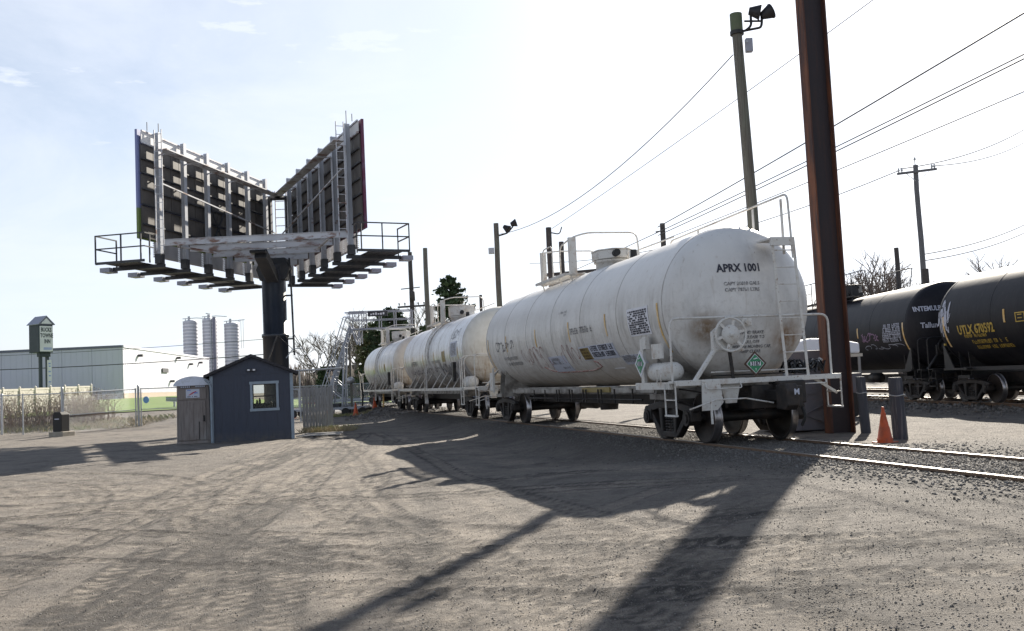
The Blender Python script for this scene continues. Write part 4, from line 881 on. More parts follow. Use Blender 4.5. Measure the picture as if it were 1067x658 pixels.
for k, (lb, tm) in enumerate((('middle white tank car, streaked sides, cream end and yellow patch, coupled behind the nearest', 'tank_b'), ('farthest white tank car, heavily dirt-streaked, standing under the loading rack', 'tank_b'))):
    if k == 1:
        M['tank_c'] = mat('tank_white_filthy', (.60, .62, .65), .3, layers=[
            dict(col=(.40, .39, .37), scale=1.1, lo=.4, hi=.7, str=.6), dict(col=(.07, .06, .045), scale=2.0, stretch=(3, 1, .3), lo=.44, hi=.6, str=.9, z=(3.5, 2.3)),
            dict(col=(.30, .26, .10), scale=1.5, lo=.52, hi=.62, str=.6, z=(3.3, 2.0)), dict(col=(.10, .08, .06), scale=3.0, stretch=(3, 1, .6), lo=.35, hi=.6, str=.9, z=(2.2, 1.2))], bump=.15, bscale=1.1, bdist=.06)
        tm = 'tank_c'
    c2 = tank_car(T1, A1, ZR1, -17.07*(k+1), 6.73, 1.445, 2.49, 5.95, .72, lb, M[tm], M['head_cream'], M['white_metal'], group='white tank cars on the near track')
    crash_platform(c2, M['white_metal']); bonnet(c2, M['white_metal']); side_gear(c2, M['white_metal'], c2.o)
    end_gear(c2, 7.62, M['white_metal'], wheel=False, dv=-.05); end_gear(c2, 7.62, M['white_metal'], mirror=-1, wheel=False)
    for u in (5.9, 3.4, 1.2, -1.4, -4.0, -6.3): patch(c2, u-.03, u+.03, -14, 3.5, M['stripe'], 'reflective_stripe')
    MB().lathe([(-.08, c2.R+.001), (-.06, c2.R+.03), (.06, c2.R+.03), (.08, c2.R+.001)], (-.0, 0, c2.wc), 'X', 60).build('jacket_band', M['band'], c2.o)
    if k == 0:
        patch(c2, 2.9, 3.5, -14, 2, M['decal_yellow'], 'yellow_patch'); 
        p_ = patch(c2, 4.6, 5.7, -9, 13, M['decal_pale'], 'faded_decal')
        for r in range(6): rows_text(c2, 4.7, 5.6, 8-r*3, .07, M['ink_faint'], seed=60+r)
        scribble(c2, 2.2, 4.6, -40, -16, M['graf_black'], n=12, wd=.05, seed=15)
        scribble(c2, -4.8, 1.8, -30, -22, M['graf_black'], n=14, wd=.03, seed=16)
        rows_text(c2, .6, 2.4, -14, .1, M['ink_faint'], seed=71); rows_text(c2, -4.5, -3, -14, .2, M['ink_faint'], seed=72)
        scribble(c2, 4.6, 5.8, 18, 34, M['graf_black'], n=6, wd=.03, seed=18)
    if k == 1: patch(c2, 3.0, 3.5, -14, 2, M['decal_yellow'], 'yellow_patch')

# ---------------- black cars on the far track
def black_car(u_shift, label):
    c = tank_car(T2, A2, ZR2, u_shift, 8.6, 1.6, 2.66, 7.94, .8, label, M['tank_k'], M['tank_k'], M['black_metal'], black=True, group='black tank cars on the far track')
    F_ = M['black_metal']; o = c.o; zt = c.wc+c.R
    bonnet(c, F_, x=.2, r=.62, h=.5); 
    MB().bb(-3.2, 3.2, -1.0, -.6, zt-.02, zt+.02).bb(-3.2, 3.2, .6, 1.0, zt-.02, zt+.02).build('top_platform', F_, o)
    for v in (-1.0, 1.0):
        MB().tube(rounded([(-4.4, v*.8, zt-.1), (-4.4, v, zt+.95), (4.3, v, zt+.95), (4.3, v*.8, zt-.1)], .1), .022, 6).build('platform_railing', F_, o)
        MB().tube([(-4.4, v, zt+.5), (-1.5, v, zt+.5)], .016, 6).build('platform_railing', F_, o)
        for u in (-3.6, -2.6, -1.4, 1.6, 3.0): MB().bar((u, v, zt-.25), (u, v, zt+.95), .03).build('railing_post', F_, o)
    for s in (-1, 1):
        end_gear(c, 9.45, F_, mirror=s, wheel=(s == 1), dv=0)
        MB().bb(s*8.0-.7, s*8.0+.7, -1.55, -1.35, 1.08, 1.14).build('side_platform', F_, o)
        MB().prism([(s*8.7, 1.12), (s*8.72, 1.9), (s*8.66, 1.9), (s*8.1, 1.12)], -1.5, -1.46).build('corner_frame', F_, o)
    MB().bb(-8, 8, -1.28, -1.22, 1.04, 1.16).build('side_sill_board', F_, o)
    MB().lathe([(-.35, 0), (-.33, .2), (.33, .2), (.35, 0)], (4.5, -.9, .85), 'X', 16).build('air_reservoir', F_, o)
    for u in (8.4, 4.6, .9, -3.0, -4.95 if u_shift > 0 else -6.6, -8.4):
        patch(c, u-.045, u+.045, -31 if abs(u) > 8 else -8, 6, M['stripe'], 'reflective_stripe')
    return c
cC = black_car(6.75, 'black tank car at the right edge marked UTLX 670592 in yellow')
text_cyl(cC, 'UTLX 670592', .40, -7.6, -12, M['yellow_paint'], sx=.88)
rows_text(cC, -7.3, -6.1, -21, .10, M['yellow_paint'], seed=81)
rows_text(cC, -7.0, -5.2, -29, .13, M['yellow_paint'], seed=82); rows_text(cC, -6.9, -5.0, -36, .12, M['yellow_paint'], seed=83)
scribble(cC, -8.75, -8.05, -13, 24, M['graf_white'], n=9, wd=.05, seed=30)
scribble(cC, -8.6, -8.0, -4, 16, M['graf_white'], n=6, wd=.03, seed=31)
b = MB()
for (a0, a1, b0, b1) in ((-4.4, -4.36, -9, 1), (-3.98, -3.94, -9, 1), (-4.4, -3.94, -9, -8), (-4.4, -3.94, 0, 1), (-4.28, -4.06, -5.5, -4.5), (-4.28, -4.06, -2, -1)):
    b.add([on_cyl(cC, a0, b0, .012), on_cyl(cC, a1, b0, .012), on_cyl(cC, a1, b1, .012), on_cyl(cC, a0, b1, .012)], [(0, 1, 2, 3)])
b.build('stencil_box', M['yellow_paint'], cC.o)
MB().box((-8.62, -1.48, 1.93), (.07, .05, .07)).build('yellow_marker', M['yellow_paint'], cC.o)
cB = black_car(-12.9, 'black tank car left of the UTLX one, white INTEMULP scrawled on its end')
text_head(cB, 'INTEMULP', .24, -1.0, 3.25, M['graf_white'], 'graffiti', sx=.72)
text_head(cB, 'Tallun', .26, -1.02, 2.66, M['graf_white'], 'graffiti', sx=.8)
text_head(cB, 'o', .3, .10, 3.3, M['graf_white'], 'graffiti')
for r in range(5): rows_text(cB, 6.9-.05*r, 8.15, 1-4.6*r, .15, M['graf_white'], seed=90+r)
scribble(cB, 4.9, 6.4, -15, -4, M['graf_purple'], n=8, wd=.05, seed=33)
scribble(cB, 5.0, 8.0, -27, -20, M['graf_white'], n=6, wd=.02, seed=34)

# ================================================================== right side: beam, poles, bollards
def gz(x, y): return float(base_h(x, y))
def mvec(x, y, z=0): return Vector((x, y, z))

o = empty('steel_beam', (7.72, 23.1, 0), R_(12), 'tall rust-brown steel H-beam column rising out of the frame beside the tank car end', 'steel column')
for s in (-1, 1): MB().bb(s*.29-.018, s*.29+.018, -.17, .17, -.3, 14.5).build('flange', M['rust'], o)
MB().bb(-.272, .272, -.010, .010, -.3, 14.5).build('web', M['rust_shade'], o)  # web coloured darker to stand in for shade between the flanges

def pole_mesh(h, r0, r1, lean=(0, 0), n=14, seed=0):
    rs = random.Random(seed); k = 9; pts = []; rad = []
    for i in range(k+1):
        t = i/k; pts.append((lean[0]*t+rs.uniform(-.01, .01)*h*.15, lean[1]*t+rs.uniform(-.01, .01)*h*.15, -.4+(h+.4)*t)); rad.append(r0+(r1-r0)*t)
    return MB().tube(pts, r0, n, radii=rad)
def flood(o, p, d, m=None):
    p = Vector(p); d = Vector(d).normalized()
    b = MB().cyl(p-d*.18, p+d*.10, .10, 14, .2); b.cyl(p+d*.10, p+d*.14, .21, 14)
    b.build('floodlight', m or M['black_metal'], o)

# near light pole behind the tank car
o = empty('light_pole', (6.8, 26.0, 0), 0, 'tall wooden light pole with green cap and twin floodlights behind the nearest tank car', 'light pole')
pole_mesh(11.0, .17, .135, (-.2, 0), seed=3).build('pole', M['wood_pole'], o)
MB().tube([(-.2, 0, 10.95), (-.2, 0, 11.45)], .17, 16).build('pole_cap', M['cap_green'], o)
MB().tube([(-.2, 0, 10.86), (-.2, 0, 10.96)], .19, 16).build('cap_collar', M['black_metal'], o)
MB().tube(rounded([(-.1, -.05, 10.95), (.0, -.1, 10.92), (.18, -.12, 11.05), (.18, -.12, 11.38), (.30, -.15, 11.38)], .1), .035, 8).build('lamp_arm', M['black_metal'], o)
MB().tube(rounded([(.0, -.05, 10.95), (.45, -.1, 11.0), (.48, -.12, 11.15), (.48, -.12, 11.3)], .1), .035, 8).build('lamp_arm', M['black_metal'], o)
MB().tube([(.0, -.1, 11.2), (.48, -.1, 11.18)], .03, 8).build('lamp_arm', M['black_metal'], o)
flood(o, (.30, -.18, 11.42), (1, -.2, -.25)); flood(o, (.62, -.2, 11.36), (1, -.1, .45))
MB().bb(-.03, .16, -.25, -.08, 10.3, 10.68).build('junction_box', M['lamp'], o, bevel=.02)
MB().cyl((-.02, -.30, 10.55), (-.02, -.33, 10.55), .035, 8).build('bolt', M['galv'], o)

for (x, y, h, lb, se) in ((8.13, 22.55, 1.36, 'dark weathered post beside the rust-brown beam, taller-looking and farther of the two', 1), (7.98, 20.15, 1.34, 'dark weathered post standing just right of the orange cone, nearer of the two', 2)):
    r0 = .115 if se == 1 else .15
    o = empty('bollard', (x, y, gz(x, y)-.05), .3*se, lb, 'bollard', 'dark posts between the two tracks')
    rs = random.Random(se); b = MB(); n = 14; pr = []
    ang = [2*PI*k/n for k in range(n)]; rr = [r0*rs.uniform(.92, 1.05) for _ in ang]
    lv = [(-.2, 1.0), (.4, 1.0), (.9, .97), (h-.03, .95), (h, .88)]; vs = []
    for z, s in lv:
        for a, q in zip(ang, rr): vs.append((q*s*math.cos(a)-.05*z/h*(1 if se == 2 else 1), q*s*math.sin(a), z))
    fs = [(i*n+j, i*n+(j+1) % n, (i+1)*n+(j+1) % n, (i+1)*n+j) for i in range(4) for j in range(n)]+[tuple(range(4*n, 5*n))]
    b.add(vs, fs).build('post', M['bollard'], o)
    MB().tube([(r0*1.02*math.cos(a)-.03, r0*1.02*math.sin(a), h*.72+.01*math.sin(3*a)) for a in [2*PI*k/20 for k in range(21)]], .012, 5).build('wire_band', M['galv'], o)

def cone(x, y, h, lb, grp, rz=0, s=1, bands=False):
    o = empty('traffic_cone', (x, y, gz(x, y)-.01), rz, lb, 'traffic cone', grp)
    k = h/.72
    b = MB().prism([(-.18*k, -.18*k), (.18*k, -.18*k), (.18*k, .18*k), (-.18*k, .18*k)], 0, .035*k, 'XY'); b.build('cone_base', M['orange'], o, bevel=.01)
    MB().lathe([(.03*k, .155*k), (.10*k, .148*k), (.105*k, .137*k), (.33*k, .098*k), (.335*k, .092*k), (.52*k, .058*k), (.60*k, .045*k), (.605*k, .036*k), (.70*k, .026*k), (.72*k, .018*k), (.715*k, 0)], n=28).build('cone_body', M['orange'], o)
    return o
cone(7.27, 19.15, .72, 'dirty orange traffic cone between the two dark posts beside the near track', 'traffic cones', .5)
cone(-13.2, 57.0, .62, 'small orange cone at the foot of the grey picket fence right of the shed', 'traffic cones')
cone(-11.4, 58.3, .95, 'tall dark-based orange cone standing on the loading rack cart', 'traffic cones')
cone(-9.35, 56.0, .80, 'orange cone right of the loading rack legs', 'traffic cones')
cone(-8.9, 60.5, .75, 'orange cone closest to the end of the farthest white tank car', 'traffic cones')

# grey steel bin behind the car end
o = empty('scrap_bin', (7.75, 24.4, gz(7.75, 24.4)-.02), .05, 'grey steel bin with cross-braced side behind the end of the nearest tank car', 'steel bin')
MB().prism([(-1.45, .05), (.45, .05), (.45, 2.02), (-.95, 2.02), (-1.05, 1.9), (-1.45, 1.35)], -.6, .6).build('bin_body', M['dumpster'], o, bevel=.02)
for a, b_ in (((-1.3, .25), (-.1, .95)), ((-1.3, .95), (-.1, .25)), ((-.1, .25), (.42, .95)), ((-.1, .95), (.42, .25))):
    MB().bar((a[0], -.615, a[1]*.75), (b_[0], -.615, b_[1]*.75), .02, .05, (0, 1, 0)).build('brace', M['dumpster'], o)
for x in (-1.4, -.75, -.1, .40): MB().bb(x-.02, x+.02, -.63, -.604, .08, 1.3).build('rib', M['dumpster'], o)
MB().bb(-.75, -.35, -.625, -.604, .95, 1.25).bb(-.2, .1, -.625, -.604, .95, 1.2).build('pocket_plate', M['dumpster'], o)
text_plane('lettering', '8071', .17, M['ink'], o, (-.15, -.612, 1.72), (1, 0, 0), (0, 0, 1))
# white covered load on a slatted trailer, beyond the bin
o = empty('covered_trailer', (9.55, 30.0, gz(9.5, 30)), .05, 'white-covered load on a slatted trailer glimpsed left of the rust-brown beam', 'trailer')
b = MB(); pr = [(-1.2, 1.95), (1.0, 1.95), (1.0, 2.25), (.7, 2.32), (.2, 2.42), (-.5, 2.46), (-.9, 2.38), (-1.2, 2.12)]
b.prism(pr, -.7, .7).build('white_cover', M['tarp'], o, bevel=.05)
MB().bb(-1.25, 1.05, -.74, .74, 1.84, 1.93).build('trailer_bed', M['vinyl'], o)
for k in range(8): MB().bb(-1.2+.3*k, -1.13+.3*k, -.75, -.70, 1.35, 1.84).build('slat', M['plank'], o)
MB().bb(-1.2, 1.0, -.7, .7, .5, 1.34).build('trailer_body', M['dumpster'], o)
for s in (-.7, .6):
    MB().cyl((s, -.74, .38), (s, -.55, .38), .38, 20).build('wheel', M['rubber'], o); MB().cyl((s, .55, .38), (s, .74, .38), .38, 20).build('wheel', M['rubber'], o)
# black hose bundle lying on the end platform
rs = random.Random(12); b = MB(); base = carA.o.matrix_world
pts = []
for k in range(120):
    a = k*.38; rr = .10+.12*rs.random(); pts.append((7.35+.22*math.sin(a*.9)+rs.uniform(-.03, .03), .92+.33*math.cos(a)+rs.uniform(-.03, .03), 1.17+.25*rs.random()))
o = empty('hose_bundle', (T1[0], T1[1], ZR1), A1-PI/2, 'tangle of glossy black hose lying on the end platform behind the ladder', 'hose')
MB().tube(pts, .022, 7).build('hose_coil', M['shiny_black'], o)
for k in range(6): MB().cyl((7.2+.05*k, .65+.1*k, 1.15+.03*k), (7.25+.05*k, .72+.1*k, 1.22+.04*k), .045, 10).build('hose_fitting', M['galv'], o)

# ------------------------------------------------------------------ distant poles
def wpole(x, y, h, r, m, lb, cat='utility pole', lean=(0, 0), name='utility_pole', zb=None, grp=None, seed=0):
    o = empty(name, (x, y, gz(x, y) if zb is None else zb), 0, lb, cat, grp)
    pole_mesh(h, r, r*.78, lean, 12, seed).build('pole', m, o); return o
o = wpole(25.95, 60, 14.0, .19, M['grey_pole'], 'utility pole with one wide crossarm above the black tank cars', seed=1)
MB().bar((-1.25, -.2, 12.55+.9), (1.25, -.2, 12.75+.9), .12, .14).build('crossarm', M['grey_pole'], o)
for s in (-1, 1): MB().bar((s*.75, -.2, 13.5), (0, -.1, 12.9), .03).build('crossarm_brace', M['galv'], o)
for q in (-1.15, -.95, .95, 1.12): MB().lathe([(0, .03), (.1, .05), (.14, .09), (.2, .03), (.26, .07), (.3, 0)], (q, -.2, 13.6+.07*q), n=8).build('insulator', M['galv'], o)
MB().lathe([(0, .03), (.3, .03), (.36, .09), (.5, .03)], (0, 0, 14.0), n=8).build('insulator', M['galv'], o)
wpole(20.3, 50, 7.6, .15, M['dark_pole'], 'short dark pole stub left of the crossarm pole', 'pole', seed=2)
wpole(23.9, 55, 6.9, .24, M['dark_pole'], 'thick pole stump just left of the crossarm pole foot', 'pole', seed=3)
o = wpole(-.62, 50, 9.9, .17, M['wood_pole'], 'light pole with angled floodlights, left of the two short dark poles', 'light pole', name='light_pole', seed=4)
MB().tube(rounded([(0, 0, 9.2), (.6, 0, 9.35), (.9, 0, 9.7)], .15), .04, 6).build('lamp_arm', M['black_metal'], o)
flood(o, (.55, 0, 9.62), (.5, -.2, -.4)); flood(o, (.95, 0, 9.85), (1, 0, .3)); MB().bb(-.45, -.15, -.15, .15, 8.3, 8.6).build('junction_box', M['galv'], o)
o = wpole(1.93, 45, 8.75, .17, M['dark_pole'], 'dark flat-topped pole with small curved arm behind the platform of the nearest tank car', 'pole', seed=5)
MB().tube(rounded([(.1, 0, 8.5), (.5, 0, 8.4), (.62, 0, 8.75)], .15), .03, 6).build('lamp_arm', M['black_metal'], o)
o = wpole(2.62, 47.5, 8.4, .16, M['dark_pole'], 'dark pole carrying a horizontal bar, seen through the nearest tank car railing', 'pole', seed=6)
MB().bar((-1.0, -.1, 6.75), (3.6, -.1, 6.95), .16).build('crossbar', M['dark_pole'], o)
o = wpole(6.5, 40, 7.9, .14, M['dark_pole'], 'short dark pole peeking over the top of the nearest tank car', 'pole', seed=7)
MB().bar((-.3, 0, 7.55), (.1, 0, 7.6), .05).build('bracket', M['black_metal'], o)
wpole(-6.15, 70, 11.6, .21, M['wood_pole'], 'plain tan wooden pole right of the double-crossarm pole', 'pole', seed=8)
wpole(-2.1, 66, 7.6, .13, M['dark_pole'], 'thin dark pole right of the evergreen treetop above the middle tank car', 'pole', seed=9)
o = wpole(-8.85, 85, 13.4, .24, M['dark_pole'], 'dark utility pole with transformer and two crossarms left of the plain tan pole', seed=10)
MB().bar((-1.25, -.2, 8.5), (1.2, -.2, 8.55), .14, .16).build('crossarm', M['dark_pole'], o); MB().bar((-.9, -.2, 10.1), (.8, -.2, 10.2), .08).build('crossarm', M['dark_pole'], o)
MB().lathe([(9.0, 0), (9.0, .25), (9.8, .25), (9.9, .1)], (.1, -.4, 0), n=14).build('transformer', M['dark_pole'], o)
for q in (-1.1, -.6, .6, 1.1): MB().lathe([(0, .04), (.12, .06), (.18, .1), (.28, .03)], (q, -.2, 8.62), n=8).build('insulator', M['galv'], o)

def line(a, b, sag, r, lb, m=None, grp='overhead lines', n=18):
    a = Vector(a); b = Vector(b); pts = [a.lerp(b, i/n)-Vector((0, 0, 4*sag*(i/n)*(1-i/n))) for i in range(n+1)]
    o = MB().tube(pts, r, 5).build('power_line', m or M['wire'], None); return tag(o, lb, 'overhead line', grp)
line((6.45, 26, 10.3), (-.55, 50, 9.3), 1.0, .015, 'thin drooping cable from the green-capped light pole to the distant floodlight pole', grp='overhead lines')
line((2.1, 45, 8.7), (10.16, 24, 11.25), .1, .012, 'faint cable climbing from the curved-arm pole past the green-capped light pole', M['lightwire'])
line((6.3, 40, 7.75), (9.95, 17, 8.03), .06, .019, 'uppermost dark cable crossing behind the rust-brown beam')
line((6.3, 40, 7.4), (10.17, 17.5, 7.31), .06, .017, 'second dark cable below the uppermost behind the rust-brown beam')
line((6.5, 40, 7.2), (11.56, 20, 7.38), .06, .014, 'third cable below, faintest of those crossing behind the rust-brown beam', M['lightwire'])
line((3.0, 48, 6.9), (11.05, 19, 7.89), .1, .016, 'lowest long cable crossing behind the rust-brown beam, ending above the crossarm pole')
line((25.0, 60, 13.8), (50.6, 88, 23.9), .8, .035, 'pale wire leaving the crossarm pole to the right', M['lightwire'])
line((27.0, 60, 13.9), (51.7, 90, 23.2), .8, .03, 'second pale wire leaving the crossarm pole to the right', M['lightwire'])
line((24.9, 60, 13.7), (2, 95, 13.2), 1.5, .03, 'pale wire running left and down from the crossarm pole', M['lightwire'])
line((26.0, 60, 8.3), (49.8, 88, 14.7), .5, .035, 'upper wire of the low bundle right of the crossarm pole', M['lightwire'])
line((26.0, 60, 7.9), (49.7, 88, 13.9), .5, .035, 'lower wire of the low bundle right of the crossarm pole', M['lightwire'])
line((-75, 95, 5.9), (-20, 88, 5.2), .6, .04, 'dark cable crossing in front of the warehouse walls')
line((-75, 95, 7.0), (-20, 88, 6.6), .5, .025, 'thin upper cable crossing in front of the warehouse walls', M['lightwire'])

# ================================================================== billboard
bb = empty('billboard', (-10.66, 43.0, gz(-10.66, 43)), 0, 'big V-shaped double billboard seen from behind on one thick dark column', 'billboard')
BX, BY = -10.66, 43.0
BZ = gz(BX, BY)
def bl(p): return (p[0]-BX, p[1]-BY, p[2]-BZ)
MB().lathe([(-.5, .56), (4.05-BZ, .56), (4.05-BZ, .60), (4.2-BZ, .60), (4.2-BZ, .53), (7.3-BZ, .53)], n=36).build('column', M['bb_pole'], bb)
MB().prism([(-.5, 7.6-BZ), (.6, 7.6-BZ), (.8, 7.1-BZ), (.6, 6.6-BZ), (-.55, 6.6-BZ), (-.7, 7.1-BZ)], -.35, .35).build('column_head', M['bb_dark'], bb, bevel=.03)
MB().bar((.12, -2.6, 7.5-BZ), (.05, -.1, 6.55-BZ), .52, .42).bb(-.28, .38, -2.9, -2.3, 7.5-BZ, 7.62-BZ).build('torque_arm', M['bb_dark'], bb, bevel=.03)
MB().tube(rounded([(.75, -.1, 7.6-BZ), (.8, -.1, 6.2-BZ), (.85, -.1, 3.2-BZ)], .1), .045, 8).build('conduit', M['bb_dark'], bb)
for z in (3.95, 5.9): MB().bar((.45, -.1, z-BZ), (.85, -.1, z-BZ), .07).build('conduit_clip', M['bb_dark'], bb)
FL = dict(a=np.array([-14.05, 37.0]), b=np.array([-11.9, 47.6])); FR = dict(a=np.array([-5.85, 37.0]), b=np.array([-11.05, 47.7]))
ZB, ZT = 7.87, 12.14
def xat(F, y): t = (y-F['a'][1])/(F['b'][1]-F['a'][1]); return float(F['a'][0]+t*(F['b'][0]-F['a'][0]))
for y in (37.9, 39.8, 41.7, 43.6, 45.5):
    x0, x1 = xat(FL, y)+.15, xat(FR, y)-.15
    b = MB(); b.bb(x0-BX, x1-BX, y-BY-.012, y-BY+.012, 7.64-BZ, 7.86-BZ); b.bb(x0-BX, x1-BX, y-BY-.05, y-BY+.05, 7.86-BZ, 7.88-BZ); b.bb(x0-BX, x1-BX, y-BY-.05, y-BY+.05, 7.62-BZ, 7.64-BZ)
    b.build('cross_beam', M['bb_steel'], bb)
for x0, y0, x1, y1 in ((-13.2, 38, -12.2, 39.7), (-7.2, 38, -8, 39.8)): MB().bar(bl((x0, y0, 7.6)), bl((x1, y1, 7.5)), .1, .08).build('diagonal_brace', M['bb_steel'], bb)
for F, side in ((FL, -1), (FR, 1)):
    a, b_ = F['a'], F['b']; d = (b_-a); Ln = float(np.hypot(*d)); d = d/Ln
    n = np.array([d[1], -d[0]])*side       # out of the V, toward the poster side
    def P(s, off, z): return bl((a[0]+d[0]*s+n[0]*off, a[1]+d[1]*s+n[1]*off, z))
    def slab(name, s0, s1, o0, o1, z0, z1, m, par):
        v = [P(s, o_, z) for s in (s0, s1) for o_ in (o0, o1) for z in (z0, z1)]
        return MB().add(v, [(0, 1, 3, 2), (4, 6, 7, 5), (0, 4, 5, 1), (2, 3, 7, 6), (0, 2, 6, 4), (1, 5, 7, 3)]).build(name, m, par)
    pm = M['vinyl_left'] if side < 0 else M['vinyl_right']
    face = slab('poster_face', -.12, Ln, .27, .37, ZB-.05, ZT, pm, bb)
    face['label'] = 'poster edge turning blue above green' if side < 0 else 'poster edge in dark magenta'
    ups = [Ln*t for t in (.08, .255, .43, .605, .78, .955)]
    edges = [0]+ups+[Ln]
    # panel backs
    nc = 0
    for i in range(len(edges)-1):
        s0, s1 = edges[i], edges[i+1]; cols = 3 if s1-s0 > 1.2 else 1
        for cidx in range(cols):
            u0 = s0+(s1-s0)*cidx/cols+.015; u1 = s0+(s1-s0)*(cidx+1)/cols-.015
            for z0, z1 in ((ZB, 9.15), (9.2, 10.4), (10.45, 11.6)):
                pn = slab('back_panel', u0, u1, .20+.012*random.random(), .26, z0, z1-.02, M['bb_panel'], face)
    slab('top_strip', 0, Ln, .16, .20, 11.66, 12.05, M['bb_strip'], face)
    for z in (8.4, 9.18, 9.8, 10.43, 11.0, 11.63, 12.1): slab('stringer', 0, Ln, .12, .19, z-.03, z+.03, M['bb_steel'] if z > 11.5 else M['bb_dark'], face)
    for i, s in enumerate(ups):
        slab('upright', s-.11, s+.11, -.10, -.085, 7.3, 12.2, M['bb_up'], bb)
        slab('upright_web', s-.01, s+.01, -.083, .115, 7.3, 12.2, M['bb_up'], bb)
        slab('upright_foot', s-.15, s+.15, -.12, .14, 6.9, 7.29, M['bb_dark'], bb)
        # outrigger below the catwalk with a lamp at its tip
        slab('outrigger', s-.07, s+.07, -.2, 2.05, 6.75, 6.89, M['bb_dark'], bb)
        if i % 1 == 0:
            lm = slab('poster_lamp', s-.28, s+.28, 2.07, 2.5, 6.69, 6.87, M['lamp'], bb)
        if i < 5: slab('apron_strut', s+.6, s+.66, .25, .3, 6.95, 7.8, M['bb_dark'], bb)
    # apron louvres below the face
    for i in range(len(edges)-1):
        for k in range(8): 
            z = 7.2+.078*k
            v = [P(edges[i]+.02, .33, z), P(edges[i+1]-.02, .33, z), P(edges[i+1]-.02, .23, z+.05), P(edges[i]+.02, .23, z+.05)]; v2 = [(q[0]+n[0]*.012, q[1]+n[1]*.012, q[2]) for q in v]
            if edges[i+1]-edges[i] > 1: MB().add(v+v2, [(0, 1, 2, 3), (7, 6, 5, 4), (0, 4, 5, 1), (1, 5, 6, 2), (2, 6, 7, 3), (3, 7, 4, 0)]).build('louver', M['bb_louver'], face)
    # catwalk on the poster side
    b = MB()
    for o0 in (.45, .65, .85, 1.05, 1.25, 1.45, 1.65):
        v = [P(s, q, z) for s in (-.4, Ln+.1) for q in (o0, o0+.15) for z in (6.90, 6.94)]
        b.add(v, [(0, 1, 3, 2), (4, 6, 7, 5), (0, 4, 5, 1), (2, 3, 7, 6), (0, 2, 6, 4), (1, 5, 7, 3)])
    b.build('catwalk', M['bb_dark'], bb)
    b = MB()
    for q, s in ((1.95, -.45), (1.95, .9), (.85, -.45), (.0, -.45), (0, .15)): b.bar(P(s, q, 6.87), P(s, q, 7.99), .05)
    for z in (7.45, 7.97): b.bar(P(-.45, 1.95, z), P(-.45, -.15, z), .045); b.bar(P(-.45, 1.95, z), P(.9, 1.95, z), .045); b.bar(P(-.45, -.15, z), P(.15, -.15, z), .045)
    b.bar(P(-.45, 1.95, 6.89), P(-.45, -.15, 6.89), .05, .1)
    b.build('catwalk_railing', M['bb_dark'], bb)
    # inner maintenance plank and rail
    b = MB()
    v = [P(s, q, z) for s in (.3, Ln+.2) for q in (-.75, -.32) for z in (11.32, 11.37)]
    b.add(v, [(0, 1, 3, 2), (4, 6, 7, 5), (0, 4, 5, 1), (2, 3, 7, 6), (0, 2, 6, 4), (1, 5, 7, 3)]); b.build('upper_walkway', M['bb_steel'], bb)
    for s in ups: MB().bar(P(s, -.72, 11.30), P(s, -.08, 11.30), .07, .04).build('walkway_bracket', M['bb_steel'], bb)
    MB().bar(P(.4, -.45, 10.0 if side < 0 else 10.2), P(Ln-.2, -.45, 9.45 if side < 0 else 9.3), .05).build('rail_pipe', M['bb_steel'], bb)
    # end post and ladder
    slab('end_post', Ln-.1, Ln+.12, -.1, .15, 7.5, 11.4, M['bb_dark'], bb)
    s0 = .12 if side < 0 else .35
    lad = MB().bar(P(s0, -.32, 7.3), P(s0, -.32, 12.1), .035).bar(P(s0+.02, -.62, 7.3), P(s0+.02, -.62, 12.1), .035).build('ladder', M['bb_steel'], bb)
    for k in range(14): MB().bar(P(s0, -.32, 7.5+.34*k), P(s0+.02, -.62, 7.5+.34*k), .02).build('rung', M['bb_steel'], lad)
    for q, hh in ((.15, 12.45), (.95, 12.6)) if side < 0 else ((1.0, 12.75), (.2, 12.4)): MB().tube([P(q, 0, 12.1), P(q, 0, hh)], .018, 5).build('lightning_rod', M['bb_dark'], bb)
    if side < 0:
        for s, t in ((ups[2]+.3, ups[3]-.3),):
            for f_ in (0, 1): MB().bar(P(s if f_ else t, .0, 8.1), P(t if f_ else s, .0, 9.9), .06).build('cross_brace', M['bb_dark'], bb)
MB().bar(bl((-12.1, 47.7, 11.3)), bl((-10.9, 47.8, 11.3)), .14).build('apex_beam', M['bb_dark'], bb)
lad = MB().bar(bl((-11.75, 48.2, 7.6)), bl((-11.75, 48.2, 11.8)), .05).bar(bl((-11.2, 48.2, 7.6)), bl((-11.2, 48.2, 11.8)), .05).build('ladder', M['bb_strip'], bb)
for k in range(9): MB().bar(bl((-11.75, 48.2, 7.9+.42*k)), bl((-11.2, 48.2, 7.9+.42*k)), .035).build('rung', M['bb_strip'], lad)

# ================================================================== shed, toilet
sh = empty('shed', (-8.98, 32.75, gz(-8.98, 32.75)-.03), R_(14), 'small dark blue gabled shed with one white-trimmed window', 'shed')
W = 1.36; HE = 2.28; HP = 2.86; DPT = 2.6
def gable(y0, y1, m, nm, par):
    # front wall with a window opening
    wx0, wx1, wz0, wz1 = -.02+.0, .80, 1.10, 1.93
    wx0 = .02
    b = MB().prism([(-W, 0), (wx0, 0), (wx0, HE), (-W, HE)], y0, y1).prism([(wx1, 0), (W, 0), (W, HE), (wx1, HE)], y0, y1)
    b.prism([(wx0, 0), (wx1, 0), (wx1, wz0), (wx0, wz0)], y0, y1).prism([(wx0, wz1), (wx1, wz1), (wx1, HE), (wx0, HE)], y0, y1).prism([(-W, HE), (W, HE), (0, HP)], y0, y1)
    return b.build(nm, m, par)
gable(0, .04, M['navy'], 'front_wall', sh)
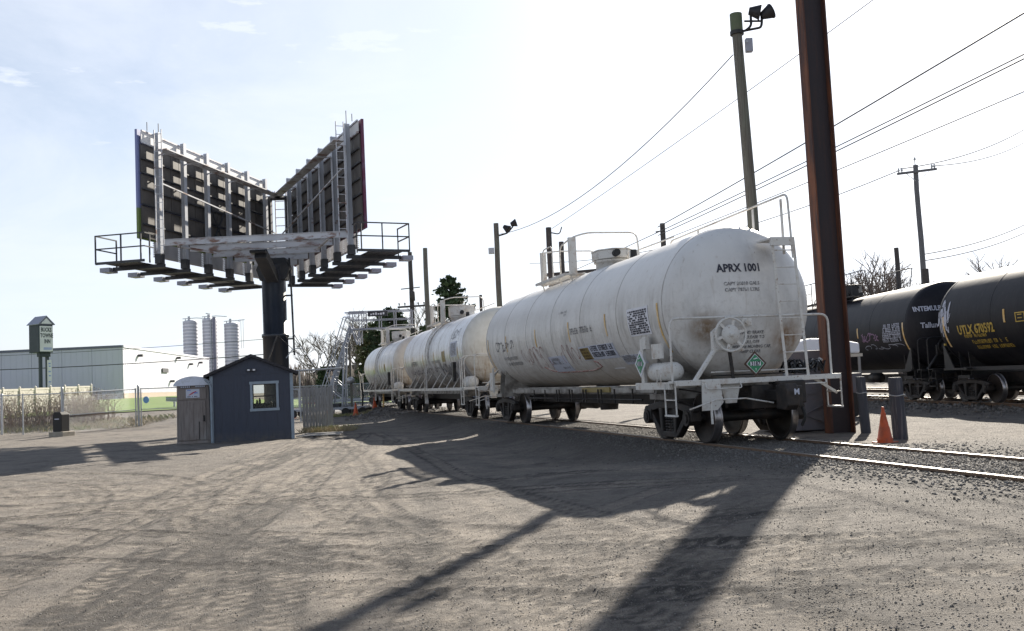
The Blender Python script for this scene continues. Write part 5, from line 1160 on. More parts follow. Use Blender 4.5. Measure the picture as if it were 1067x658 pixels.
MB().bb(-W, 0, DPT-.04, DPT, 0, HE).bb(.85, W, DPT-.04, DPT, 0, HE).bb(0, .85, DPT-.04, DPT, 0, 1.25).bb(0, .85, DPT-.04, DPT, 1.95, HE).prism([(-W, HE), (W, HE), (0, HP)], DPT-.04, DPT).build('back_wall', M['navy'], sh)
MB().bb(-W, -W+.04, .041, DPT-.041, 0, HE-.01).build('side_wall', M['navy'], sh)
# right wall with a window that lets light through
MB().bb(W-.04, W, .041, .9, 0, HE-.01).bb(W-.04, W, 1.8, DPT-.041, 0, HE-.01).bb(W-.04, W, .9, 1.8, 0, 1.1).bb(W-.04, W, .9, 1.8, 1.95, HE-.01).build('side_wall', M['navy'], sh)
for k in range(-6, 7):
    x = k*.205
    if 0 <= x < .84: MB().bb(x-.006, x+.006, -.006, .0, .02, 1.03).build('siding_batten', M['navy'], sh); MB().bb(x-.006, x+.006, -.006, .0, 2.02, HE).build('siding_batten', M['navy'], sh)
    elif abs(x) < 1.25: MB().bb(x-.006, x+.006, -.006, .0, .02, HE).build('siding_batten', M['navy'], sh)
for x in (-.45, .45, 0): MB().bb(x-.006, x+.006, -.006, .0, HE+.04, HP-.24-abs(x)*.3).build('siding_batten', M['navy'], sh)
MB().bb(-W, W, -.014, .0, HE-.01, HE+.02).build('gable_strip', M['navy'], sh)
for s in (-1, 1): MB().bb(s*W-s*.09 if s > 0 else -W-.015, W+.015 if s > 0 else -W+.09, -.022, -.001, 0, HE-.02).build('corner_trim', M['trim'] if s > 0 else M['trim'], sh)
for s in (-1, 1):
    sl = (HP-HE)/W; x1 = s*(W+.20); z1 = HE-.20*sl
    b = MB().prism([(0, HP+.01), (x1, z1+.01), (x1, z1+.10), (0, HP+.10)], -.16, DPT+.12); rf = b.build('roof', M['shingle'], sh)
    for k in range(9):
        t = k/9; xa = x1*(1-t); za = z1+(HP-z1)*t+.10; MB().prism([(xa, za), (xa-s*.17, za+.17*sl), (xa-s*.17, za+.17*sl+.003), (xa, za+.014)], -.165, DPT+.125).build('shingle_course', M['shingle'], rf)
fr = MB()
wx0, wx1, wz0, wz1 = .02, .80, 1.10, 1.93
fr.bb(wx0-.10, wx1+.10, -.035, -.002, wz1, wz1+.09).bb(wx0-.10, wx1+.10, -.035, -.002, wz0-.09, wz0).bb(wx0-.08, wx0, -.033, -.002, wz0, wz1).bb(wx1, wx1+.08, -.033, -.002, wz0, wz1)
wf = fr.build('window_frame', M['trim'], sh)
MB().bb(wx0, wx1, .012, .03, (wz0+wz1)/2-.02, (wz0+wz1)/2+.02).bb(wx0, wx0+.03, .010, .032, wz0, wz1).bb(wx1-.03, wx1, .010, .032, wz0, wz1).bb((wx0+wx1)/2-.01, (wx0+wx1)/2+.01, .013, .029, wz0, wz1).bb(wx0+.03, wx1-.03, .011, .031, wz0, wz0+.03).bb(wx0+.03, wx1-.03, .011, .031, wz1-.03, wz1).build('window_sash', M['black_metal'], wf)
M['clear'] = mat('thin_window_glass', (.62, .64, .58), .0, trans=.95, spec=.3); M['clear'].node_tree.nodes['Principled BSDF'].inputs['IOR'].default_value = 1.05
MB().bb(wx0+.03, wx1-.03, .018, .022, wz0+.03, wz1-.03).build('window_pane', M['clear'], wf)
MB().bb(.1, .7, .5, .75, 0, 1.12).build('shelf', M['wood_pole'], sh)
for x, h in ((.15, .28), (.24, .34), (.4, .18), (.62, .2)): MB().lathe([(1.12, 0), (1.12, .04), (1.12+h*.7, .04), (1.12+h, .015), (1.12+h, 0)], (x, .6, 0), n=10).build('bottle', M['rubber'], sh)
MB().bb(-.16, .16, -.09, -.016, HE+.10, HE+.18).build('wall_lamp', M['bb_dark'], sh)
for s in (-1, 1): MB().bb(s*.09-.04, s*.09+.04, -.11, -.09, HE+.115, HE+.165).build('lamp_lens', M['decal'], sh)
MB().tube(rounded([(-W-.16, -.13, HE-.12), (-W-.02, -.07, HE-.25), (-W+.03, -.06, HE-.4), (-W+.03, -.06, .05)], .08), .035, 8).build('downspout', M['trim'], sh)
# bent poles leaning behind the shed roof
b = MB().tube([(-9.35, 36.3, 2.7), (-8.95, 36.4, 3.75)], .03, 6).tube([(-8.95, 36.4, 3.75), (-8.1, 36.5, 2.9)], .012, 5); b = tag(b.build('bent_rod', M['dark_pole'], None), 'dark slanted rod with thin stay rising left behind the shed roof', 'rod')
tag(MB().tube([(-8.25, 36.1, 3.75), (-7.6, 36.2, 2.6)], .022, 6).tube(rounded([(-8.55, 36.0, 2.85), (-8.3, 36.1, 3.2), (-7.95, 36.15, 3.2)], .1), .018, 6).build('bent_rod', M['galv'], None), 'pale slanted rod behind the right half of the shed roof', 'rod')

pt = empty('portable_toilet', (-10.93, 32.55, gz(-10.93, 32.55)-.02), R_(11), 'grey-brown portable toilet with pale rounded roof standing left of the shed', 'portable toilet')
MB().bb(-.56, .56, 0, 1.15, 0, .10).build('base_skid', M['potty'], pt, bevel=.02)
MB().prism([(-.55, .1), (.55, .1), (.52, 2.02), (-.52, 2.02)], .02, 1.12).build('cabin', M['potty'], pt, bevel=.015)
MB().bb(-.47, .41, -.012, .018, .14, 1.46).build('door', M['potty'], pt, bevel=.008)
MB().bb(-.47, .44, -.010, .018, 1.50, 1.86).build('door_header', M['potty'], pt, bevel=.01)
MB().bb(-.13, .0, -.030, -.013, .18, 1.42).bb(-.44, -.40, -.028, -.013, .18, 1.4).bb(.28, .31, -.026, -.013, .2, 1.42).build('door_rib', M['potty'], pt, bevel=.005)
MB().bb(.18, .20, -.034, -.013, .15, .75).build('door_groove', M['rubber'], pt)
MB().bb(.33, .38, -.05, -.013, .75, .95).build('door_latch', M['rubber'], pt)
pr = [(-.62+1.24*k/12, 2.02+.27*math.sin(PI*(k+.0)/12)**.55 if 0 < k < 12 else 2.03) for k in range(13)]
MB().prism([(-.62, 1.97)]+pr+[(.62, 1.97)], -.06, 1.2).build('roof', M['potty_roof'], pt, bevel=.01)
for x0 in (-.40, .08):
    v_ = MB().bb(x0, x0+.34, .004, .016, 1.90, 1.97).build('vent', M['rubber'], pt)
    for k in range(5): MB().bb(x0+.01+.065*k, x0+.055+.065*k, -.006, .003, 1.91, 1.96).build('vent_slat', M['decal_pale'], v_)
sg = MB().bb(-.22, .22, -.022, -.014, 1.56, 1.85).build('sign', M['decal_pale'], pt)
b = MB()
for k in range(3): b.add([(-.13+.05*k, -.024-.0005*k, 1.64+.035*k), (.0+.06*k, -.024-.0005*k, 1.69+.035*k), (.0+.06*k, -.024-.0005*k, 1.72+.035*k), (-.13+.05*k, -.024-.0005*k, 1.665+.035*k)], [(0, 1, 2, 3)])
b.build('red_swoosh', M['redink'], sg)
b = MB()
for x, z, w_, h_ in ((-.17, 1.80, .03, .035), (-.13, 1.80, .03, .035), (-.09, 1.80, .025, .035), (.05, 1.70, .03, .05), (.09, 1.70, .03, .05), (.13, 1.70, .025, .05)): b.add([(x, -.0245, z), (x+w_, -.0245, z), (x+w_, -.0245, z+h_), (x, -.0245, z+h_)], [(0, 1, 2, 3)])
b.build('blue_lettering', M['blueink'], sg)
b = MB()
for k in range(9):
    if k not in (3, 5): b.add([(-.17+.036*k, -.0242, 1.585), (-.145+.036*k, -.0242, 1.585), (-.145+.036*k, -.0242, 1.615), (-.17+.036*k, -.0242, 1.615)], [(0, 1, 2, 3)])
b.build('phone_number', M['ink'], sg)

# things on the ground near the shed
o = empty('board_pile', (-6.9, 33.4, gz(-6.9, 33.4)), .1, 'pale flat boards lying on the ground right of the shed', 'boards')
for k, (x, y, r_) in enumerate(((0, 0, .05), (.15, .5, -.03), (-.1, .9, .02))):
    MB().box((x, y, .05+.035*(k % 2)), (1.5-.2*k, .32, .035), Matrix.Rotation(r_, 3, 'Z')).build('board', M['plank'], o)
# dry grass tufts
def tufts(name, n, cx_, cy_, sx, sy, h, m, lb, seed=1, lean=.5):
    rs = np.random.RandomState(seed); V = []; Fc = []
    x = cx_+sx*(rs.rand(n)-.5); y = cy_+sy*(rs.rand(n)-.5); z = base_h(x, y); a = rs.rand(n)*6.28; hh = h*rs.uniform(.4, 1, n); lx = rs.normal(0, lean, n)*hh; ly = rs.normal(0, lean, n)*hh; wd = .006+.01*rs.rand(n)
    v = np.stack([np.stack([x-wd*np.cos(a), y-wd*np.sin(a), z-.02], 1), np.stack([x+wd*np.cos(a), y+wd*np.sin(a), z-.02], 1), np.stack([x+lx*.4, y+ly*.4, z+hh*.6], 1), np.stack([x+lx, y+ly, z+hh], 1)], 1).reshape(-1, 3)
    i = 4*np.arange(n)[:, None]; f = np.concatenate([i+np.array([0, 1, 2]), i+np.array([0, 2, 3])], 0)
    me = bpy.data.meshes.new(name); me.from_pydata(v.tolist(), [], f.tolist()); o = link_mesh(name, me, m)
    return tag(o, lb, 'grass', kind='stuff')
tufts('dry_grass', 900, -7.2, 36.9, 2.0, 1.6, .26, M['leaf_pale'], 'dry tan grass at the foot of the picket fence right of the shed', 2)
tufts('dry_grass', 1300, -10.6, 56.5, 4.0, 2.5, .22, M['leaf_pale'], 'dry tan weeds around the loading rack cart', 3)
tufts('weeds', 3500, -25.5, 52.5, 12, 7, .30, M['leaf_pale'], 'dry weeds and litter along the chain-link fence on the left', 4)

pf = empty('picket_fence', (-8.35, 37.5, gz(-8, 37.5)), R_(20), 'short run of weathered grey upright boards right of the shed', 'fence')
for k in range(9):
    x = .12*k+.02; MB().bb(x, x+.108, -.01+.01*(k % 2), .015+.01*(k % 2), .05, 1.72+.03*math.sin(k*2.3)).build('picket', M['plank'], pf)
for z in (.4, 1.4): MB().bb(0, 1.1, .03, .07, z, z+.09).build('fence_rail', M['plank'], pf)
MB().bb(1.08, 1.2, -.03, .09, 0, 1.75).build('fence_post', M['plank'], pf)

# pipe frame and bollard gate
o = empty('pipe_frame', (-11.2, 50, gz(-11, 50)), 0, 'pale horizontal pipe on one upright behind the picket fence', 'pipe frame')
MB().tube([(0, 0, 0), (0, 0, 2.62)], .05, 8).build('upright', M['galv'], o); MB().tube([(-.2, 0, 2.65), (2.3, .1, 2.68)], .05, 8).build('pipe', M['galv'], o)

# ================================================================== loading rack
lr = empty('loading_rack', (-10.2, 58.0, gz(-10.2, 58)), 0, 'aluminium loading rack with steep stair, wheeled frame and gangway over the farthest tank car', 'loading rack')
def rb(a, b, w_=.07, nm='truss_bar', m='alu', par=None): return MB().bar(a, b, w_).build(nm, M[m], par or lr)
for y in (-.45, .45):
    rb((-1.35, y, .5), (.45, y, 5.35), .13, 'stair_stringer'); rb((-1.15, y, .6), (.15, y, 4.5), .06, 'stringer_brace')
    rb((-1.5, y, 1.4), (.05, y, 5.9), .05, 'stair_handrail'); rb((-1.5, y, 1.4), (-1.35, y, .5), .05, 'handrail_post'); rb((.05, y, 5.9), (.45, y, 5.9), .05, 'stair_handrail')
    for t in (.25, .5, .75): rb((-1.35+1.8*t, y, .5+4.85*t), (-1.5+1.55*t, y, 1.4+4.5*t), .04, 'handrail_post')
for k in range(17):
    t = (k+.5)/17; MB().box((-1.35+1.8*t, 0, .5+4.85*t), (.24, .88, .04)).build('stair_tread', M['alu'], lr)
for y in (-.5, .5):
    rb((.45, y, 5.35), (.85, y, 4.2), .08); rb((.85, y, 4.2), (.95, y, 5.0), .06); rb((.45, y, 6.15), (.45, y, 5.3), .05)
    rb((.15, y, 6.15), (1.3, y, 6.15), .07); rb((1.0, y, 6.15), (1.0, y, 4.3), .05)
    rb((-.9, y, .1), (-.6, y, 2.7), .09, 'support_leg'); rb((-.2, y, .1), (.05, y, 4.4), .10, 'support_leg'); rb((-1.3, y, .8), (-.2, y, .3), .06); rb((-.9, y, 1.6), (.0, y, .9), .06); rb((-.8, y, 2.4), (0, y, 1.6), .06)
MB().bb(.4, 4.2, -.45, .45, 5.10, 5.18).build('gangway_deck', M['alu'], lr)
for y in (-.5, .5):
    rb((.4, y, 5.7), (4.2, y, 5.65), .05, 'gangway_rail'); rb((.4, y, 6.2), (4.2, y, 6.15), .06, 'gangway_rail')
    for x in (1.3, 2.2, 3.1, 4.1): rb((x, y, 5.15), (x, y, 6.18), .05, 'gangway_post')
sgn = MB().bb(1.55, 2.75, -.62, -.56, 5.85, 6.15).build('rack_sign', M['bb_dark'], lr)
b = MB()
for k in range(6): b.bb(1.7+.15*k, 1.8+.15*k, -.628, -.621, 5.93+.02*(k % 2), 6.02+.03*(k % 3))
b.build('sign_lettering', M['decal'], sgn)
# wheeled base
for y in (-1.0, 1.0): rb((-3.1, y, .45), (1.2, y, .45), .14, 'base_beam')
for x in (-3.1, -1.0, 1.2): rb((x, -1.0, .45), (x, 1.0, .45), .12, 'base_beam')
for x in (-3.0, .1, 1.1):
    for y in (-1.05, 1.05): MB().cyl((x, y-.06, .24), (x, y+.06, .24), .24, 16).build('caster', M['rubber'], lr)
for y in (-1.0, 1.0):
    rb((-3.1, y, .45), (-3.1, y, 1.75), .07, 'guard_post'); rb((-1.5, y, .45), (-1.5, y, 1.7), .07, 'guard_post'); rb((-3.1, y, 1.72), (-1.5, y, 1.68), .07, 'guard_rail'); rb((-3.1, y, 1.15), (-1.5, y, 1.12), .06, 'guard_rail')
MB().bb(-1.4, -.3, -.9, -.2, .55, .75).build('ballast_box', M['bb_dark'], lr); MB().bb(-2.4, -1.6, -1.08, -1.03, .8, .88).build('red_white_bar', M['redink'], lr)
rb((.35, -.3, 0), (.35, -.3, 4.4), .12, 'tan_pole', 'wood_pole'); MB().lathe([(1.9, .0), (1.95, .22), (2.15, .25), (2.3, .1), (2.3, 0)], (.35, -.4, 0), n=14).build('hose_reel', M['galv'], lr)
MB().tube(rounded([(1.0, -.4, 1.9), (1.05, -.4, 1.2), (1.0, -.4, .4), (.6, -.4, .25)], .2), .05, 8).build('drop_hose', M['rubber'], lr)
MB().tube([(1.9, 2.1, .05), (1.95, 2.1, 1.75), (2.15, 2.1, 1.85)], .05, 8).build('yellow_post', M['stripe'], lr)
# chain-link behind the rack and guard rails
def chain_link(name, a, b, h, lb, sp=.09, posts=True, z0=None, mid=False, cat='fence', grp=None, r=.003, parent=None, midz=.45):
    a = Vector(a); b = Vector(b); Ln = (b-a).length; ang = math.atan2(b.y-a.y, b.x-a.x)
    o = empty(name, (a.x, a.y, gz(a.x, a.y) if z0 is None else z0), ang, lb, cat, grp)
    dz = gz(b.x, b.y)-gz(a.x, a.y) if z0 is None else 0
    m = MB()
    def q(x, z): return (x, 0, z+dz*x/Ln)
    k = -int(h/sp)-1
    while k*sp < Ln:
        for s in (1, -1):
            x0 = k*sp; x1 = x0+h; z0_, z1_ = (0.03, h) if s > 0 else (h, .03)
            if x0 < 0: t = (0-x0)/(x1-x0); z0_ += (z1_-z0_)*t; x0 = 0
            if x1 > Ln: t = (Ln-x0)/(x1-x0); z1_ = z0_+(z1_-z0_)*t; x1 = Ln
            if x1 > x0:
                A_, B_ = Vector(q(x0, z0_)), Vector(q(x1, z1_)); dd = (B_-A_).normalized(); nn = Vector((-dd.z, 0, dd.x))*r; yy = Vector((0, r*s, 0))
                m.add([A_+nn, A_-nn*.6+yy, A_-nn*.6-yy, B_+nn, B_-nn*.6+yy, B_-nn*.6-yy], [(0, 1, 4, 3), (1, 2, 5, 4), (2, 0, 3, 5)])
        k += 1
    ob = m.build('mesh_wire', M['galv'], o); ob['kind'] = 'stuff'
    MB().tube([q(0, h), q(Ln, h)], .025, 8).build('top_rail', M['galv'], o)
    if mid: MB().tube([q(0, h*midz), q(Ln, h*midz)], .02, 8).build('mid_rail', M['galv'], o)
    n = max(1, round(Ln/2.6)) if posts else 1
    for i in range(n+1): MB().tube([q(Ln*i/n, -.1), q(Ln*i/n, h+.05)], .035, 8).build('fence_post', M['galv'], o)
    return o
chain_link('chain_link_fence', (-18.5, 78), (-6.0, 76), 1.9, 'chain-link fence along the far road behind the loading rack', grp='chain-link fences', sp=.14, r=.006)
def guard_rail(x0, y0, x1, y1, lb, n=4):
    a = Vector((x0, y0)); b = Vector((x1, y1)); Ln = (b-a).length
    o = empty('guard_rail', (x0, y0, gz(x0, y0)), math.atan2(y1-y0, x1-x0), lb, 'guard rail'); dz = gz(x1, y1)-gz(x0, y0)
    v = [(0, -.04, .45), (0, .0, .52), (0, -.04, .60), (0, .0, .68), (0, -.04, .76)]
    m = MB(); pts = [(x, y-.02*t, z+dz*(x/Ln)) for t in (0, 1) for x in (0, Ln) for _, y, z in v]
    fs = []
    for t in (0, 1):
        for i in range(4): fs.append((t*10+i, t*10+i+1, t*10+5+i+1, t*10+5+i))
    m.add(pts, fs).build('beam', M['galv'], o)
    for i in range(n): x = Ln*(i+.5)/n; MB().bb(x-.06, x+.06, 0, .12, dz*x/Ln-.1, dz*x/Ln+.72).build('rail_post', M['galv'], o)
guard_rail(-24.0, 66.0, -19.5, 65.5, 'galvanised guard rail beside the far road, left of the portable toilet')
guard_rail(-18.0, 80, -9, 79, 'galvanised guard rail beside the far road behind the loading rack', 5)

# ================================================================== left side: gate, fence, bin, brush
chain_link('chain_link_fence', (-34.0, 51.5), (-21.9, 46.4), 1.95, 'chain-link fence overgrown with brush at the far left', grp='chain-link fences', sp=.12, r=.0025)
g1 = chain_link('chain_link_gate', (-21.85, 46.4), (-19.85, 50.2), 1.95, 'left leaf of the chain-link gate beyond the dark waste bin', cat='gate', posts=False, mid=True, sp=.1, r=.0024, grp='chain-link gate leaves')
g2 = chain_link('chain_link_gate', (-19.65, 50.4), (-16.6, 49.5), 1.95, 'right leaf of the chain-link gate with a round blue sign', cat='gate', posts=False, mid=True, sp=.1, r=.0024, grp='chain-link gate leaves')
MB().cyl((.35, -.05, 1.36), (.35, -.03, 1.36), .18, 24).build('round_sign', M['lamp_blue'] if 'lamp_blue' in M else mat('round_sign_blue', (.16, .33, .55), .5), g2)
for x, y, h, lb in ((-21.9, 46.4, 2.2, 'thick galvanised gate post right beside the dark waste bin'), (-19.75, 50.3, 2.1, 'galvanised post where the two gate leaves meet'), (-26.0, 48.6, 2.0, 'thin fence post left of the dark waste bin')):
    o = empty('gate_post', (x, y, gz(x, y)), 0, lb, 'post'); MB().tube([(0, 0, -.1), (0, 0, h)], .06, 10).build('post', M['galv'], o); MB().lathe([(h, .07), (h+.05, .05), (h+.07, 0)], n=10).build('post_cap', M['galv'], o)
wb = empty('waste_bin', (-21.0, 44.3, gz(-21, 44.3)+.0), R_(-20), 'black slope-topped bin on a pale concrete block near the left gate post', 'bin')
MB().bb(-.42, .42, -.3, .45, -.1, .22).build('concrete_block', M['concrete'], wb, bevel=.03)
MB().prism([(-.26, .22), (.26, .22), (.26, 1.0), (.16, 1.12), (-.18, 1.12), (-.26, .95)], -.2, .28).build('bin_body', M['rubber'], wb, bevel=.02)
MB().bb(-.14, .12, -.21, -.202, .78, .82).build('bin_slot', M['decal_pale'], wb)

vf = empty('vinyl_fence', (-33.2, 75.2, 0), math.atan2(-11.2-24, -1.13-2.4), 'cream vinyl board fence behind the brown brush on the left', 'fence')
nseg = 18
for k in range(nseg+1):
    u = k*1.83; px = -33.2-.1*u; py = 75.2-.995*u; z = gz(px, py)-.05
    MB().bb(u-.065, u+.065, -.065, .065, z, z+1.9).build('fence_post', M['vinyl'], vf); MB().lathe([(z+1.9, .1), (z+1.93, .1), (z+2.0, 0)], (u, 0, 0), n=4).build('post_cap', M['vinyl'], vf)
    if k < nseg:
        MB().bb(u+.066, u+1.764, -.03, .03, z+1.70, z+1.83).build('fence_rail', M['vinyl'], vf); MB().bb(u+.066, u+1.764, -.03, .03, z+.1, z+.22).build('fence_rail', M['vinyl'], vf)
        nb = 8
        for j in range(nb): MB().bb(u+.07+j*.2115, u+.07+j*.2115+.2, -.012, .012, z+.22, z+1.7).build('board', M['vinyl'], vf)

def brush(name, cx_, cy_, sx, sy, h, n, lb, seed):
    rs = random.Random(seed); b = MB(); lv = []; 
    for i in range(n):
        x = cx_+sx*(rs.random()-.5)*1.0; y = cy_+sy*(rs.random()-.5); z = gz(x, y)-.05; hh = h*rs.uniform(.45, 1.05); lx, ly = rs.gauss(0, .35)*hh, rs.gauss(0, .25)*hh
        p0 = (x, y, z); p1 = (x+lx*.3, y+ly*.3, z+hh*.55); p2 = (x+lx*(.8+rs.uniform(-.3, .4)), y+ly, z+hh)
        b.tube([p0, p1, p2], .012, 3, cap=False, radii=[.02, .013, .004], smooth=False)
        for q in range(5):
            t = rs.uniform(.25, .95); bx = x+lx*t; by = y+ly*t; bz = z+hh*t; a = rs.uniform(0, 6.28); l = rs.uniform(.15, .45)
            e = (bx+l*math.cos(a), by+l*math.sin(a)*.6, bz+l*rs.uniform(-.1, .9)); b.tube([(bx, by, bz), e], .006, 3, cap=False, radii=[.009, .003], smooth=False)
            if rs.random() < .75:
                s = rs.uniform(.02, .05); a2 = rs.uniform(0, 6.28); ux = (s*math.cos(a2), s*math.sin(a2), s*.3); uz = (s*.3*math.sin(a2), -s*.3, s)
                lv.append((e, ux, uz))
    o = b.build(name, M['brush'], None); tag(o, lb, 'brush', kind='stuff')
    b = MB()
    for e, ux, uz in lv: b.add([(e[0]-ux[0], e[1]-ux[1], e[2]-ux[2]), (e[0]+uz[0], e[1]+uz[1], e[2]+uz[2]), (e[0]+ux[0], e[1]+ux[1], e[2]+ux[2]), (e[0]-uz[0], e[1]-uz[1], e[2]-uz[2])], [(0, 1, 2, 3)])
    b.build('dry_leaves', M['leaf_pale'], o)['kind'] = 'stuff'
brush('brush', -29.0, 53.5, 10, 4, 2.0, 540, 'tangled bare brown brush in front of the vinyl fence', 1)
brush('brush', -24.5, 54.5, 2.4, 3, 2.0, 170, 'thorny brown bush with yellow leaves behind the gate post', 2)
brush('brush', -36, 57, 9, 5, 2.1, 300, 'brown brush at the far left edge under the fence', 3)

# roadside sign
rsn = empty('roadside_sign', (-34.3, 70.5, gz(-34.3, 70.5)), R_(60), 'green gabled roadside sign box with white lettered face on two posts above the vinyl fence', 'sign')
rsn.scale = (.72, .72, 1)
def rz(z): return z-gz(-34.3, 70.5)
MB().bb(-.95, .62, -.02, 1.6, rz(5.3), rz(7.35)).build('sign_box', M['green_sign'], rsn, bevel=.02)
o_ = MB().prism([(-1.05, rz(7.36)), (.75, rz(7.36)), (-.15, rz(7.95))], -.1, 1.7).build('sign_gable', M['wall_trim'], rsn)
MB().bar((-1.1, .8, rz(7.36)), (-.15, .8, rz(8.0)), 1.9, .05).bar((.8, .8, rz(7.36)), (-.15, .8, rz(8.0)), 1.9, .05).build('sign_roof', M['sign_roof'], rsn)
MB().prism([(-.75, rz(7.42)), (.45, rz(7.42)), (-.15, rz(7.85))], -.13, -.105).build('gable_panel', M['sign_face'], rsn)
sf = MB().bb(-.85, .56, -.06, -.025, rz(5.38), rz(7.25)).build('sign_panel', M['sign_face'], rsn)
for i, (t_, sx_) in enumerate((('BUCKS', .9), ('TOWNE', .9), ('INN', .9))): text_plane('sign_lettering', t_, .42, M['green_sign'], sf, (-.15+.06*i, -.068, rz(6.97-.43*i)), (1, 0, 0), (0, 0, 1), sx=sx_)
b = MB()
for k in range(7): b.add([(-.45+.13*k, -.066, rz(5.5)), (-.36+.13*k, -.066, rz(5.5)), (-.36+.13*k, -.066, rz(5.68)), (-.45+.13*k, -.066, rz(5.68))], [(0, 1, 2, 3)])
b.build('blue_lettering', mat('blue_light_print', (.25, .33, .6), .5), sf)
for x in (-.5, .25): MB().bb(x-.13, x+.13, .3, .56, -.2, rz(5.3)).build('sign_post', M['green_sign'], rsn)
MB().bb(-.72, .5, .2, .7, rz(5.0), rz(5.29)).build('sign_corbel', M['green_sign'], rsn, bevel=.03)
lp = MB().bb(.05, .52, .1, .16, rz(2.5), rz(4.75)).build('lower_panel', M['sign_face'], rsn)
b = MB()
for k, z in enumerate((4.45, 4.25, 3.85, 3.55, 3.1)): b.bb(.16+.03*(k % 2), .4, .085, .098, rz(z), rz(z)+.09)
b.build('panel_print', mat('blue_light_print', (.25, .33, .6), .5), lp)

# ================================================================== warehouse + silos
wh = empty('warehouse', (0, 0, 0), 0, 'long pale metal warehouse, left wall in shade and right wall in sun', 'warehouse')
c0 = (-44.5, 109.0); cL = (-92.0, 108.0); cR = (-50.3, 158.0); zg = 1.2; zr = 7.65
def wall(name, a, b_, z0, z1, th, m, par, off=0):
    a = Vector((a[0], a[1], 0)); b_ = Vector((b_[0], b_[1], 0)); d = (b_-a).normalized(); nn = Vector((d.y, -d.x, 0))
    v = [p+nn*(o_+off)+Vector((0, 0, z)) for p in (a, b_) for o_ in (0, th) for z in (z0, z1)]
    return MB().add(v, [(0, 1, 3, 2), (4, 6, 7, 5), (0, 4, 5, 1), (2, 3, 7, 6), (0, 2, 6, 4), (1, 5, 7, 3)]).build(name, m, par)
MB().prism([c0, cR, (-95, 158), cL], zg+.05, zr, 'XY').build('building_core', M['wall_shade'], wh)
def wall_panels(a, b_, n, z0, z1, m, outward, par, nm='wall_panel'):
    a = Vector((a[0], a[1])); b_ = Vector((b_[0], b_[1])); d = (b_-a).normalized(); nn = Vector((d.y, -d.x))*outward
    me = None
    L_ = (b_-a).length/n
    base = MB(); w_ = L_-.06
    rib = 5
    base.bb(0, w_, -.06, .0, z0, z1)
    for k in range(rib): base.bb(w_*(k+.4)/rib, w_*(k+.4)/rib+.06, -.08, -.0601, z0, z1)
    me = base.mesh(nm)
    for i in range(n):
        o = link_mesh(nm, me, m, par); p = a+d*(L_*i)+nn*.0; o.location = (p.x, p.y, 0); ang = math.atan2(d.y, d.x)
        o.rotation_euler = (0, 0, ang)
        if outward < 0: o.rotation_euler = (0, 0, ang); 
    return me
wall_panels(cL, c0, 14, zg, zr-.15, M['wall_shade'], 1, wh)          # shaded wall faces the yard
wall_panels(c0, cR, 14, 2.3, zr-.15, M['wall_shade'], 1, wh)
wall('base_course', c0, cR, zg, 2.28, .12, M['base_tan'], wh)
wall('eave_trim', cL, c0, zr-.14, zr+.12, .16, M['wall_trim'], wh); wall('eave_trim', c0, cR, zr-.14, zr+.12, .16, M['wall_shade'], wh)
d = Vector((cR[0]-c0[0], cR[1]-c0[1])).normalized()
for s, z, w_, h_ in ((17.5, 4.9, 3.2, .55),): 
    p = Vector(c0)+d*s; wall('wall_louver', (p.x, p.y), (p.x+d.x*w_, p.y+d.y*w_), z, z+h_, .1, M['bb_dark'], wh, off=.14)
for s, z in ((6, 6.6), (26, 6.9), (34, 6.2), (22, 3.6), (41, 6.6)):
    p = Vector(c0)+d*s; wall('wall_lamp', (p.x, p.y), (p.x+d.x*.5, p.y+d.y*.5), z, z+.3, .5, M['bb_dark'], wh, off=.13)
for k, (x, zt_, lb) in enumerate(((-57.9, 15.0, 'leftmost of the three ribbed silos behind the warehouse'), (-54.4, 15.2, 'middle ribbed silo with a tall pipe beside it behind the warehouse'), (-50.5, 14.2, 'rightmost ribbed silo, directly left of the shed roof'))):
    o = empty('silo', (x, 172, 1.5), 0, lb, 'silo', 'ribbed silos behind the warehouse'); H_ = zt_-1.5; pr = []
    MB().lathe([(0, 1.27), (H_-.1, 1.27)], n=28).build('silo_wall', M['silo'], o)
    for q in range(22): MB().lathe([(H_*q/22+.0, 1.271), (H_*q/22+.10, 1.298), (H_*q/22+.30, 1.298), (H_*q/22+.4, 1.271)], n=24).build('silo_ring', M['silo_ring'], o)
    MB().lathe([(H_-.1, 1.33), (H_, 1.33), (H_+.25, .5), (H_+.3, 0)], n=28).build('silo_roof', M['silo'], o)
    MB().cyl((-.1, -.3, H_+.2), (-.1, -.3, H_+.9), .22, 10).build('vent_stack', M['galv'], o); MB().cyl((-.75, -.3, H_), (-.75, -.3, H_+.5), .09, 8).build('vent_stack', M['galv'], o)
    MB().tube([(-1.25, -.3, H_+.5), (1.25, -.3, H_+.55), (3.2 if k < 2 else 1.6, -.3, H_+.35)], .07, 6).build('top_rail', M['galv'], o)
    if k == 1:
        MB().bb(1.0, 1.5, -1.6, -1.2, 0, H_+.3).build('pipe_tower', M['wall_trim'], o); MB().tube([(.6, -1.4, 2), (.6, -1.4, H_+.9), (-.2, -1.4, H_+1.0)], .1, 6).build('fill_pipe', M['galv'], o)
    if k == 2:
        for x_ in (1.7, 2.1): MB().tube([(x_, 0, H_-4.5), (x_, 0, H_+.6)], .04, 5).build('ladder_rail', M['galv'], o)
        MB().tube([(1.3, 0, H_+.6), (2.4, 0, H_+.65)], .07, 5).build('ladder_rail', M['galv'], o)

